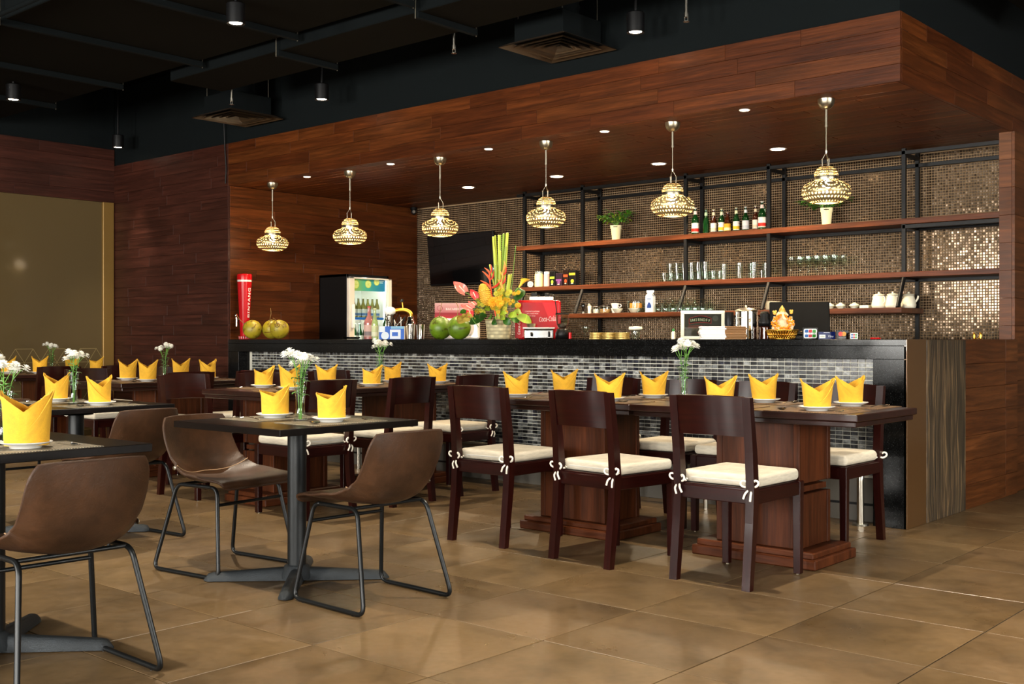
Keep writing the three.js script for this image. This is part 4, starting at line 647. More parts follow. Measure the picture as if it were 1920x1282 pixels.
{ const mk = coconut(cocoY, 0.093, 1); for (const [x, z, ry, rz, l] of [[-9.16, -6.59, 0.4, 0.55, 'touching the red beer tower'], [-9.02, -6.72, 1.2, -0.3, 'between two others'], [-8.82, -6.66, 2.6, 0.75, 'nearest the fridge']]) { const c = mk('yellow green coconut on the bar, ' + l, [x, B + 0.098, z], ry, 'yellow coconuts'); c.rotation.set(0.6, ry, rz); } }
{ const mk = coconut(cocoG, 0.098, 2); for (const [x, z, ry, l] of [[-6.75, -6.8, 0.4, 'farther from the flower basket'], [-6.48, -6.75, 2.0, 'touching the flower arrangement']]) { const c = mk('round green coconut on the bar, ' + l, [x, B + 0.096, z], ry, 'green coconuts'); c.rotation.set(0.25, ry, -0.1); } }
{ // glass-fronted fridge on the side wall, facing along the bar
  const t = thing('drinks_fridge', 'black drinks fridge with bright glass door and lit header panel', 'fridge', [-9.19, 0, -7.955]), w = 0.6, y0 = 0.82, y1 = 1.82, dx = 0.25, f = 0.25;
  part(t, 'cabinet', merge(span(-dx, f - 0.05, y1 - 0.03, y1, -w / 2, w / 2), span(-dx, f - 0.05, 0, y0, -w / 2, w / 2), span(-dx, f - 0.05, y0, y1, w / 2 - 0.025, w / 2), span(-dx, f - 0.05, y0, y1, -w / 2, -w / 2 + 0.025), span(-dx, -dx + 0.02, y0, y1, -w / 2, w / 2)), M.black);
  part(t, 'liner', merge(span(-dx + 0.022, -dx + 0.03, y0, y1 - 0.03, -w / 2 + 0.027, w / 2 - 0.027), span(-dx + 0.03, f - 0.06, y0, y1 - 0.03, w / 2 - 0.033, w / 2 - 0.027), span(-dx + 0.03, f - 0.06, y0, y1 - 0.03, -w / 2 + 0.027, -w / 2 + 0.033)), M.white);
  part(t, 'light_tube', rod([f - 0.085, y1 - 0.05, -0.24], [f - 0.085, y1 - 0.05, 0.24], 0.009, 10), glow(3, new THREE.Color(0.95, 1, 1)));
  part(t, 'light_tube', rod([f - 0.085, y0 + 0.1, -0.262], [f - 0.085, y1 - 0.09, -0.262], 0.007, 10), glow(3, new THREE.Color(0.95, 1, 1)));
  const d = part(t, 'door', merge(span(f - 0.045, f, y0, y1 - 0.035, w / 2 - 0.07, w / 2), span(f - 0.045, f, y0, y1 - 0.035, -w / 2, -w / 2 + 0.05), span(f - 0.045, f, y1 - 0.05, y1 - 0.035, -w / 2, w / 2), span(f - 0.045, f, y0, y0 + 0.05, -w / 2, w / 2)), std('#d8cdbd', 0.4));
  part(d, 'door_glass', span(f - 0.02, f - 0.014, y0 + 0.05, y1 - 0.05, -w / 2 + 0.05, w / 2 - 0.07, 0.0005), M.glass); part(d, 'handle', span(f, f + 0.03, 1.25, 1.5, w / 2 - 0.05, w / 2 - 0.025), M.white);
  part(t, 'header_panel', panel(0.47, 0.13).rotateY(PI / 2), phys('#ffffff', 0.4, { map: print(512, 144, (x, W2, h) => { const g = x.createLinearGradient(0, 0, W2, 0); g.addColorStop(0, '#b9bf5a'); g.addColorStop(0.4, '#58b9a4'); g.addColorStop(1, '#1d7fc4'); x.fillStyle = g; x.fillRect(0, 0, W2, h); for (const [a, b, r] of [[60, 70, 46], [250, 60, 44], [380, 30, 40]]) { x.fillStyle = '#eef0a0'; x.beginPath(); x.arc(a, b, r, 0, 7); x.fill(); x.strokeStyle = '#d8cf4a'; x.lineWidth = 6; x.stroke(); for (let k = 0; k < 8; k++) { x.beginPath(); x.moveTo(a, b); x.lineTo(a + r * Math.cos(k), b + r * Math.sin(k)); x.lineWidth = 2; x.stroke(); } } x.fillStyle = '#e9f4f6'; x.fillRect(420, 16, 70, 10); x.fillRect(430, 34, 50, 8); }), }), { pos: [f - 0.028, 1.71, 0.01], label: 'blue green header print with lemons' });
  for (const y of [1.36]) { part(t, 'shelf', span(-dx + 0.04, f - 0.07, y - 0.012, y, -w / 2 + 0.034, w / 2 - 0.034), M.white); part(t, 'shelf', span(-dx + 0.04, f - 0.07, 1.056, 1.068, -w / 2 + 0.034, w / 2 - 0.034), M.white); part(t, 'price_strip', span(f - 0.068, f - 0.06, y - 0.02, y + 0.006, -0.24, 0.24), poster(print(256, 16, (x, W2, h) => { ['#d58a2a', '#1e9a4a', '#e8efe9', '#2d6ecb'].forEach((c, i) => { x.fillStyle = c; x.fillRect(i * 64, 0, 64, h); }); }))); }
  point(new THREE.Color(0.95, 1, 1), K.fridge, -9.19 + 0.17, 1.76, -7.95, 1.5); point(new THREE.Color(0.95, 1, 1), K.fridge, -9.19 + 0.17, 1.3, -7.72, 1.5);
}
// bottles
const bottleProfile = (r, h, neck, sh) => [[0, 0], [r * 0.92, 0], [r, 0.006], [r, h * sh], [r * 0.86, h * (sh + 0.08)], [neck * 1.2, h * (sh + 0.22)], [neck, h * 0.86], [neck, h * 0.965], [neck * 1.15, h * 0.97], [neck * 1.15, h * 0.99], [0, h * 0.99]];
function labelTex(c1, c2, star) { return print(256, 128, (x, w, h) => { x.fillStyle = c1; x.fillRect(0, 0, w, h); x.fillStyle = c2; x.fillRect(0, h * 0.56, w, h * 0.34); if (star) { x.fillStyle = '#c0201c'; for (const a of [64, 192]) { x.beginPath(); for (let k = 0; k < 10; k++) { const r = k & 1 ? 5 : 13, q = k * PI / 5 - PI / 2; x.lineTo(a + r * Math.cos(q), 34 + r * Math.sin(q)); } x.fill(); } } x.fillStyle = '#6a655a'; x.fillRect(0, h * 0.94, w, 3); }); }
const bottle = (glass, lab, cap, r = 0.031, h = 0.225, neck = 0.0115, sh = 0.52, foil) => maker((label, group) => {
  const t = thing('bottle', label, 'bottle', [0, 0, 0], 0, group); part(t, 'glass', lathe(bottleProfile(r, h, neck, sh), 24), glass);
  if (lab) part(t, 'paper_label', cyl(r + 0.0006, r + 0.0006, h * 0.36, 24, h * 0.08), poster(lab, 0.5)); if (foil) part(t, 'neck_label', cyl(neck + 0.0012, neck * 1.25 + 0.0012, h * 0.13, 18, h * 0.76), std(foil, 0.4));
  part(t, 'cap', cyl(neck * 1.2, neck * 1.3, h * 0.04, 16, h * 0.97), std(cap, 0.35, { metalness: 0.4 })); return t;
});
const LB = { redStar: labelTex('#f2efe6', '#cf2d22', true), yellowStar: labelTex('#f0eee4', '#e0b322', true), grey: labelTex('#dcdce0', '#b9c0cc', false), yellow: labelTex('#d9a52a', '#e9dfb0', false), cream: labelTex('#efe9da', '#cfc0a8', false) };
const SH1 = 2.1, SH2 = 1.672, SH3 = 1.383;
{
  const kinds = { red: bottle(M.greenGlass, LB.redStar, '#d8d0c4', 0.035, 0.25, 0.013, 0.52, '#e8c9bd'), dark: bottle(M.greenGlass, null, '#2d4a2e', 0.029, 0.225, 0.0115, 0.5, '#9fb793'), brown: bottle(M.brownGlass, LB.cream, '#d9c9a5', 0.028, 0.22, 0.012, 0.5, '#cdbb9a'), yellow: bottle(M.greenGlass, LB.yellowStar, '#b8b08a', 0.029, 0.22, 0.0115, 0.5, '#dcd9b0'), amber: bottle(M.brownGlass, LB.yellow, '#8a6a5a', 0.031, 0.185, 0.0125, 0.55), grey: bottle(M.greenGlass, LB.grey, '#c9c6c0', 0.03, 0.22, 0.0115, 0.5, '#dfe0de') };
  [['red', -5.5, 'with red and white label, leftmost of the row'], ['dark', -5.385, 'dark green with slim pale neck, no front label'], ['brown', -5.305, 'brown with narrow cream label'], ['grey', -5.262, 'green with grey label, behind a yellow-labelled one', -8.98], ['yellow', -5.222, 'green with yellow and white label in the cluster', -8.9], ['amber', -5.16, 'short brown with golden label'], ['yellow', -5.07, 'green with yellow and white label standing alone'], ['grey', -4.975, 'green with silver grey label standing alone'], ['brown', -4.875, 'brown with cream label near the shelf post'], ['dark', -4.845, 'dark green, behind the last tall bottle', -9.0], ['red', -4.79, 'tall with red and white label beside the shelf post', -8.86]].forEach(([k, x, l, z], i) => kinds[k]('beer bottle on the top shelf, ' + l, [x, SH1, z ?? -8.9], 0.2 + i, 'beer bottles on the top shelf'));
}
{ // bottles on the bar in front of the fridge
  bottle(phys('#c98a86', 0.1, { transmission: 0.6 }), labelTex('#d9b3a8', '#8d7f80', false), '#a83a3a', 0.048, 0.3, 0.014, 0.5)('large pink spirits bottle with banded label on the bar', [-7.67, B, -6.8], 0.5);
  bottle(phys('#cfe0a8', 0.1, { transmission: 0.7 }), labelTex('#d6dfb0', '#e8ecd0', false), '#b7b489', 0.03, 0.28, 0.012, 0.5)('pale green slim bottle on the bar beside the pink bottle', [-7.57, B, -6.78], 0);
  bottle(M.greenGlass, LB.cream, '#caa64a', 0.032, 0.27, 0.012, 0.5)('dark green bottle on the bar beside the tap font', [-7.5, B, -6.86], 0);
  const fb = bottle(phys('#8f8a4a', 0.1, { transmission: 0.5 }), labelTex('#dfe6ea', '#5a82bf', false), '#d8d8d8', 0.028, 0.21, 0.011, 0.55), fd = bottle(M.greenGlass, labelTex('#e9e9ea', '#4b63a8', false), '#c8c8c0', 0.03, 0.23, 0.012, 0.52);
  for (let k = 0; k < 7; k++) fb('olive bottle on upper shelf in the lit fridge, ' + NTH[k] + ' from the handle side', [-9.05, 1.362, -7.74 - k * 0.066], k, 'bottles on the upper fridge shelf');
  part(scene.children[scene.children.length - 1], 'contents', cyl(0.024, 0.024, 0.09, 16, 0.004), std('#d9b64a', 0.4));
  for (let k = 0; k < 6; k++) fd('dark green bottle on lower shelf in the fridge, ' + NTH[k] + ' from the handle side', [-9.05, 1.07, -7.74 - k * 0.075], k, 'bottles on the lower fridge shelf');
}
{ // tap font, straws, shaker, cup
  const t = thing('tap_font', 'brass swan-neck drinks font with black ball handle on the bar', 'drinks tap', [-7.45, B, -6.85], FACE);
  part(t, 'column', lathe([[0.05, 0], [0.052, 0.012], [0.03, 0.02], [0.024, 0.06], [0.03, 0.2], [0.036, 0.24], [0, 0.245]], 28), M.brushed); part(t, 'head', merge(ball(0.055, 0.005, 0.255, 0, 1, 0.75, 1, 20)), M.whiteGloss); part(t, 'arm', tube([[0.03, 0.25, 0], [0.09, 0.265, 0], [0.15, 0.262, 0], [0.19, 0.235, 0], [0.2, 0.19, 0]], 0.019, 30, 12), M.gold);
  part(t, 'lever', merge(rod([0.125, 0.27, 0], [0.115, 0.34, 0], 0.006), rod([0.2, 0.2, 0], [0.2, 0.165, 0], 0.012)), M.gold); part(t, 'handle', ball(0.017, 0.113, 0.35, 0), M.blackGloss);
}
{
  const t = thing('straw_box', 'blue and white printed box of black straws on the bar', 'straw box', [-7.25, B, -6.7], FACE);
  part(t, 'box', merge(span(-0.11, 0.11, 0, 0.115, 0.05, 0.053, 0.001), span(-0.11, 0.11, 0, 0.115, -0.053, -0.05, 0.001), span(-0.11, -0.107, 0, 0.115, -0.05, 0.05, 0.001), span(0.107, 0.11, 0, 0.115, -0.05, 0.05, 0.001), span(-0.107, 0.107, 0, 0.003, -0.05, 0.05, 0.001)), M.white);
  part(t, 'front_print', panel(0.22, 0.115), poster(print(256, 134, (x, w, h) => { x.fillStyle = '#2f66c8'; x.fillRect(0, 0, w, h); x.fillStyle = '#dfe9f4'; x.fillRect(0, 0, 60, 60); x.fillRect(110, 34, 110, 96); x.beginPath(); x.arc(60, 96, 40, 0, 7); x.fill(); x.fillStyle = '#83b7d8'; x.fillRect(120, 0, 136, 26); x.fillStyle = '#2f66c8'; x.fillRect(132, 60, 60, 40); })), { pos: [0, 0.0575, 0.0536] });
  for (let k = 0; k < 26; k++) part(t, 'straw', rod([rr(-0.09, 0.09), 0.01, rr(-0.035, 0.035)], [rr(-0.06, 0.12), rr(0.17, 0.23), rr(-0.05, 0.05)], 0.0028, 6), k % 5 ? M.black : M.white);
}
single('cocktail_shaker', 'steel cocktail shaker with domed cap on the bar', 'shaker', lathe([[0, 0], [0.033, 0], [0.035, 0.004], [0.044, 0.13], [0.0445, 0.136], [0.034, 0.165], [0.028, 0.172], [0.027, 0.196], [0.018, 0.204], [0, 0.206]], 36), M.chrome, [-7.12, B, -6.8]);
single('steel_cup', 'steel mixing cup beside the cocktail shaker', 'cup', lathe([[0, 0], [0.03, 0], [0.032, 0.004], [0.039, 0.128], [0.04, 0.13], [0.037, 0.128], [0.03, 0.01], [0, 0.008]], 36), M.chrome, [-6.995, B, -6.8]);
single('drip_tray', 'small black rounded bar tray in front of the fridge', 'tray', lathe([[0, 0.004], [0.07, 0.003], [0.085, 0.022], [0.08, 0.022], [0.066, 0.008], [0, 0.008]], 30), M.blackGloss, [-7.86, B, -6.75]);
{ // machines behind
  const t = thing('white_machine', 'white boxy machine behind the two green coconuts', 'machine', [-6.84, B, -7.14], FACE); part(t, 'housing', rbox(0.35, 0.185, 0.2, 0.02).translate(0, 0.093, 0), M.whiteGloss); part(t, 'front_panel', rbox(0.2, 0.1, 0.01, 0.004, 2).translate(0, 0.09, 0.102), M.white);
  const r = thing('red_carton', 'long pink and red printed carton lying on the white machine', 'carton', [-6.9, B + 0.1855, -7.12], FACE); part(r, 'carton', box(0.33, 0.135, 0.16, 0, 0.0675, 0, 0.002), std('#a32430', 0.5)); part(r, 'front_print', panel(0.33, 0.135), poster(print(512, 210, (x, w, h) => { const g = x.createLinearGradient(0, 0, 0, h); g.addColorStop(0, '#d7a9a4'); g.addColorStop(0.6, '#b86a70'); g.addColorStop(0.66, '#8d1420'); g.addColorStop(1, '#b01a28'); x.fillStyle = g; x.fillRect(0, 0, w, h); x.fillStyle = '#f0e4de'; x.font = 'bold 40px serif'; x.fillText('BACARDI MOJITO', 150, 96); x.strokeStyle = '#7e1c2a'; x.lineWidth = 5; x.beginPath(); x.arc(70, 70, 36, 0, 7); x.stroke(); })), { pos: [0, 0.0675, 0.0806] });
}
{
  const t = thing('soda_dispenser', 'red soft drink dispenser with white script logo on the bar', 'drinks dispenser', [-5.955, B, -7.17], FACE);
  part(t, 'housing', rbox(0.36, 0.325, 0.22, 0.022).translate(0, 0.1625, 0), M.red);
  part(t, 'front_print', panel(0.31, 0.28), phys('#d9d9d9', 0.25, { specularIntensity: 0.4, map: print(512, 462, (x, w, h) => { x.fillStyle = '#b90f17'; x.fillRect(0, 0, w, h); x.fillStyle = '#d5262c'; x.beginPath(); x.moveTo(300, 0); x.lineTo(512, 0); x.lineTo(512, 300); x.lineTo(380, 200); x.fill(); x.fillStyle = '#f4ece6'; x.font = 'italic 88px serif'; x.save(); x.translate(252, 262); x.rotate(-0.06); x.fillText('Coca-Cola', 0, 0, 236); x.restore(); x.font = '22px sans-serif'; x.fillText('CONGRATULATIONS', 60, 130); x.fillText('YOU HAVE WON', 84, 160); x.fillText('ICE COLD', 110, 190); }) }), { pos: [0, 0.165, 0.1106] });
  part(t, 'side_print', panel(0.06, 0.3), poster(print(64, 320, (x, w, h) => { x.fillStyle = '#c0131b'; x.fillRect(0, 0, w, h); x.fillStyle = '#f2e8e2'; x.font = 'bold 34px sans-serif'; x.save(); x.translate(46, 290); x.rotate(-PI / 2); x.fillText('Coca-Cola', 0, 0); x.restore(); })), { pos: [-0.17, 0.16, 0.1108] });
  const s = thing('gadget_tray', 'white tray with black gadgets lying on the red dispenser', 'tray', [-5.93, B + 0.3255, -7.17], FACE); part(s, 'tray', rbox(0.2, 0.03, 0.14, 0.008).translate(0, 0.015, 0), M.white); part(s, 'gadget', merge(rbox(0.05, 0.035, 0.05, 0.008).translate(-0.06, 0.048, 0), rbox(0.045, 0.03, 0.05, 0.008).translate(0.05, 0.046, 0), tube([[0.05, 0.05, 0.03], [0.1, 0.04, 0.09], [0.12, -0.06, 0.12], [0.13, -0.2, 0.12]], 0.004, 24, 6)), M.black);
  const c = thing('coffee_machine', 'low steel and black coffee machine in front of the dispenser', 'coffee machine', [-5.775, B, -6.95], FACE); part(c, 'body', rbox(0.24, 0.085, 0.14, 0.015).translate(0, 0.0425, 0), M.steel); part(c, 'top', merge(box(0.26, 0.012, 0.15, 0, 0.091, 0, 0.003), cyl(0.04, 0.03, 0.03, 24, 0.0).translate(-0.06, 0.098, 0)), M.brushed); part(c, 'spout', merge(pipe([[0.08, 0.06, 0.07], [0.08, 0.06, 0.11], [0.08, 0.02, 0.11]], 0.008, 0.02), pipe([[-0.06, 0.05, 0.07], [-0.06, 0.05, 0.12], [-0.06, 0.03, 0.13]], 0.01, 0.015)), M.black);
  const g = thing('coffee_grinder', 'glass-topped coffee grinder with a red knob beside the dispenser', 'coffee grinder', [-5.57, B, -7.0], FACE); part(g, 'base', lathe([[0, 0], [0.055, 0], [0.055, 0.05], [0.042, 0.075], [0.042, 0.085], [0, 0.085]], 24), M.black); part(g, 'hopper', lathe([[0.03, 0.085], [0.05, 0.13], [0.056, 0.2], [0.054, 0.2], [0.046, 0.13], [0.028, 0.087]], 28), M.glass); part(g, 'beans', lathe([[0, 0.087], [0.027, 0.087], [0.043, 0.122], [0, 0.13]], 20), std('#2c1408', 0.5)); part(g, 'knob', cyl(0.012, 0.012, 0.05, 14, 0.005).translate(0.062, 0, 0.02), M.red); part(g, 'lid', cyl(0.052, 0.056, 0.012, 28, 0.2), M.black);
}
{ // bar tools between the dispenser and the framed sign
  const gp = maker((label, group) => single('ornate_coaster', label, 'coaster', lathe([[0, 0], [0.05, 0], [0.055, 0.003], [0.05, 0.007], [0.056, 0.011], [0.05, 0.0125], [0, 0.0125]], 26), std('#b89a55', 0.4, { metalness: 0.5 }), [0, 0, 0], 0, group));
  for (const [sx, n, l] of [[-5.03, 4, 'stack nearest the dispenser'], [-4.91, 4, 'middle stack'], [-4.79, 4, 'stack nearest the framed sign']]) for (let k = 0; k < n; k++) gp('gold patterned coaster, ' + NTH[k] + ' from the bottom, ' + l, [sx + rr(-0.004, 0.004), B + k * 0.0128, -6.74], k, 'gold coasters, ' + l);
  const t = thing('lidded_jar', 'small glass jar with flat white lid behind the gold coasters', 'jar', [-4.82, B, -6.95]); part(t, 'jar', lathe([[0, 0], [0.036, 0], [0.04, 0.006], [0.04, 0.06], [0.036, 0.07], [0.034, 0.068], [0.037, 0.058], [0.037, 0.008], [0, 0.004]], 26), M.glass); part(t, 'lid', lathe([[0, 0.072], [0.05, 0.07], [0.054, 0.078], [0.05, 0.096], [0, 0.1]], 28), M.cream);
  const w = thing('wine_glass', 'small stemmed glass on the bar by the coffee grinder', 'glass', [-5.22, B, -6.85]); part(w, 'glass', lathe([[0, 0.002], [0.03, 0], [0.03, 0.002], [0.004, 0.006], [0.003, 0.04], [0.02, 0.055], [0.03, 0.08], [0.028, 0.1], [0.0268, 0.1], [0.0285, 0.08], [0.018, 0.057], [0, 0.046]], 28), M.glass);
  const gb = thing('squeeze_bottle', 'tiny white bottle with green cap by the framed sign', 'bottle', [-4.36, B, -6.76]); part(gb, 'body', lathe([[0, 0], [0.015, 0], [0.016, 0.004], [0.015, 0.05], [0.01, 0.056], [0, 0.056]], 18), M.cream); part(gb, 'cap', cyl(0.008, 0.01, 0.02, 14, 0.056), std('#2c7a34', 0.4));
  const s = thing('framed_sign', 'white framed vodka sign leaning behind the stacked menus', 'framed sign', [-4.13, B, -6.78], FACE); s.rotation.x = 0;
  part(s, 'frame', merge(span(-0.155, 0.155, 0.178, 0.202, -0.012, 0.012), span(-0.155, 0.155, 0, 0.022, -0.012, 0.012), span(-0.155, -0.131, 0.022, 0.178, -0.012, 0.012), span(0.131, 0.155, 0.022, 0.178, -0.012, 0.012)), M.cream);
  part(s, 'print', panel(0.264, 0.158), poster(print(512, 306, (x, W2, h) => { x.fillStyle = '#3b3530'; x.fillRect(0, 0, W2, h); x.fillStyle = '#54514a'; x.beginPath(); x.arc(430, 60, 40, 0, 7); x.fill(); x.fillStyle = '#1b1512'; x.strokeStyle = '#8a2d2a'; x.lineWidth = 9; x.beginPath(); x.moveTo(70, 70); x.quadraticCurveTo(215, -10, 370, 60); x.lineTo(370, 128); x.quadraticCurveTo(215, 100, 70, 138); x.closePath(); x.fill(); x.stroke(); x.fillStyle = '#b9b59a'; x.font = 'bold 50px sans-serif'; x.textAlign = 'center'; 'SMIRNOFF'.split('').forEach((c, i) => { const a = (i - 3.5) / 3.5; x.save(); x.translate(220 + a * 124, 96 + a * a * 12); x.rotate(a * 0.08); x.fillText(c, 0, 0); x.restore(); }); x.strokeStyle = '#8f3430'; x.lineWidth = 5; for (let i = 0; i < 3; i++) { x.beginPath(); x.moveTo(56, 165 + i * 14); x.lineTo(250, 160 + i * 14); x.stroke(); } x.fillStyle = '#7a2a28'; x.fillRect(180, 240, 70, 30); }), 0.15), { pos: [0, 0.1, 0.004] }); part(s, 'glazing', box(0.262, 0.156, 0.002, 0, 0.1, 0.008, 0.0005), M.glass);
  const mn = maker((label, group) => { const m = thing('menu', label, 'menu', [0, 0, 0], 0, group); part(m, 'cover', rbox(0.27, 0.0105, 0.2, 0.003, 2).translate(0, 0.0053, 0), M.white); part(m, 'spine', rbox(0.14, 0.0107, 0.203, 0.003, 2).translate(0.1, 0.0053, 0), std('#7d5528', 0.5)); return m; });
  for (let k = 0; k < 8; k++) mn('white and brown menu, ' + (k === 7 ? 'topmost of the stack' : NTH[k] + ' from the bottom of the stack') + ' before the framed sign', [-3.9 + rr(-0.006, 0.006), B + k * 0.011, -6.62 + rr(-0.006, 0.006)], 0.62 + rr(-0.03, 0.03), 'stacked menus');
  const p = thing('steel_pot', 'tall shiny steel pot with lid behind the stacked menus', 'pot', [-3.84, B, -6.88]); part(p, 'body', lathe([[0, 0], [0.074, 0], [0.078, 0.004], [0.078, 0.19], [0.08, 0.193], [0, 0.193]], 40), M.chrome); part(p, 'lid', lathe([[0.08, 0.194], [0.076, 0.204], [0.05, 0.214], [0.012, 0.22], [0.012, 0.235], [0, 0.238]], 36), M.brushed); part(p, 'handle', pipe([[-0.02, 0.15, 0.077], [-0.02, 0.15, 0.1], [0.02, 0.15, 0.1], [0.02, 0.15, 0.077]], 0.004, 0.01), M.brushed);
  single('black_canister', 'tall black cylinder canister between framed sign and steel pot', 'canister', lathe([[0, 0], [0.03, 0], [0.032, 0.004], [0.032, 0.05], [0.029, 0.055], [0.029, 0.1], [0.032, 0.105], [0.032, 0.19], [0, 0.192]], 26), M.black, [-3.97, B, -6.87]);
  const gr = thing('glass_grinder', 'dark tall grinder with clear base beside the orange statue', 'grinder', [-3.71, B, -6.9]); part(gr, 'base', lathe([[0, 0], [0.04, 0], [0.042, 0.004], [0.038, 0.08], [0.04, 0.09], [0, 0.09]], 26), M.brownGlass); part(gr, 'head', lathe([[0, 0.09], [0.042, 0.09], [0.044, 0.12], [0.03, 0.15], [0.034, 0.17], [0.024, 0.19], [0, 0.194]], 26), M.black);
}
{ // seated statue with orange garland in a gold basket
  const t = thing('gold_basket', 'pierced gold basket bowl under the garlanded statue on the bar', 'basket', [-3.485, B, -6.72], FACE);
  part(t, 'bowl', lathe([[0, 0.003], [0.07, 0], [0.078, 0.004], [0.09, 0.03], [0.1, 0.058], [0.097, 0.058], [0.087, 0.032], [0.076, 0.009], [0, 0.008]], 40), std('#8a5a1c', 0.35, { metalness: 1 })); part(t, 'rim', new THREE.TorusGeometry(0.104, 0.005, 8, 44).rotateX(PI / 2).translate(0, 0.06, 0), M.gold); part(t, 'foot_ring', new THREE.TorusGeometry(0.076, 0.004, 8, 40).rotateX(PI / 2).translate(0, 0.004, 0), M.gold);
  const fil = []; for (let k = 0; k < 36; k++) { const a = k * PI / 18, r = (y) => lerp(0.08, 0.1035, y / 0.058); for (const s of [-1, 1]) fil.push(rod([Math.cos(a) * r(0.006), 0.006, Math.sin(a) * r(0.006)], [Math.cos(a + s * 0.22) * r(0.056), 0.056, Math.sin(a + s * 0.22) * r(0.056)], 0.0024, 5)); fil.push(ball(0.006, Math.cos(a) * r(0.03), 0.03, Math.sin(a) * r(0.03), 1, 1, 1, 7)); } part(t, 'filigree', merge(fil), M.gold);
  const s = thing('seated_statue', 'cream seated elephant-headed statue wearing a thick orange flower garland', 'statue', [-3.485, B + 0.055, -6.72], FACE), b = (...a) => a;
  part(s, 'body', blend([[b(0, 0.015, -0.01, 0.045), b(0, 0.045, -0.01, 0.036)], [b(0, 0.05, -0.01, 0.034), b(0, 0.085, -0.01, 0.022)], [b(-0.03, 0.012, 0.0, 0.02), b(-0.058, 0.016, 0.035, 0.017)], [b(-0.058, 0.016, 0.035, 0.016), b(0.0, 0.01, 0.052, 0.012)], [b(0.03, 0.012, 0.0, 0.02), b(0.055, 0.04, 0.04, 0.016)], [b(0.055, 0.04, 0.04, 0.015), b(0.045, 0.002, 0.05, 0.013)], [b(-0.025, 0.078, -0.01, 0.013), b(-0.055, 0.06, 0.01, 0.011)], [b(-0.055, 0.06, 0.01, 0.01), b(-0.052, 0.1, 0.015, 0.008)], [b(0.025, 0.078, -0.01, 0.013), b(0.055, 0.065, 0.01, 0.011)], [b(0.055, 0.065, 0.01, 0.01), b(0.056, 0.105, 0.015, 0.009)]], 0.1, 52, 0.012).translate(0, 0.004, 0), phys('#dccba4', 0.4, { clearcoat: 0.3 }));
  part(s, 'head', blend([[b(0, 0.0, 0, 0.024), b(0, 0.008, 0, 0.022)], [b(0, -0.006, 0.018, 0.011), b(0.004, -0.028, 0.03, 0.008)], [b(0.004, -0.028, 0.03, 0.008), b(0.016, -0.036, 0.032, 0.006)], [b(-0.02, 0.004, -0.004, 0.012), b(-0.034, -0.006, 0, 0.008)], [b(0.02, 0.004, -0.004, 0.012), b(0.034, -0.006, 0, 0.008)]], 0.05, 36, 0.008).translate(0, 0.112, 0), phys('#dccba4', 0.4, { clearcoat: 0.3 }));
  part(s, 'crown', lathe([[0.021, 0], [0.024, 0.006], [0.019, 0.014], [0.017, 0.024], [0.009, 0.032], [0.004, 0.042], [0, 0.046]], 20).translate(0, 0.126, 0), std('#d9b45a', 0.35, { metalness: 0.5 }));
  const gl = []; for (let k = 0; k < 150; k++) { const a = (k / 150) * 2 * PI, q = rnd() * 2 * PI, R = 0.054, r2 = 0.017, y = 0.052 + Math.sin(a) * 0.042; gl.push(ball(0.006, Math.cos(a) * R * 1.05 + Math.cos(q) * r2 * Math.cos(a) - 0.006, y + Math.sin(q) * r2 * 0.8, 0.03 - Math.sin(a) * 0.03 + Math.sin(q) * r2 * 0.8 + 0.012, 1, 1, 1, 6)); } part(s, 'garland', merge(gl), std('#f08a0c', 0.8), { kind: 'stuff', label: 'thick orange marigold garland' });
  part(s, 'attribute', merge(ball(0.012, -0.053, 0.118, 0.015), ball(0.008, -0.06, 0.128, 0.015), ball(0.008, -0.046, 0.13, 0.015), ball(0.011, 0.057, 0.122, 0.015), ball(0.008, 0.062, 0.134, 0.015), ball(0.007, 0.05, 0.135, 0.015)), std('#e3b24a', 0.4));
}
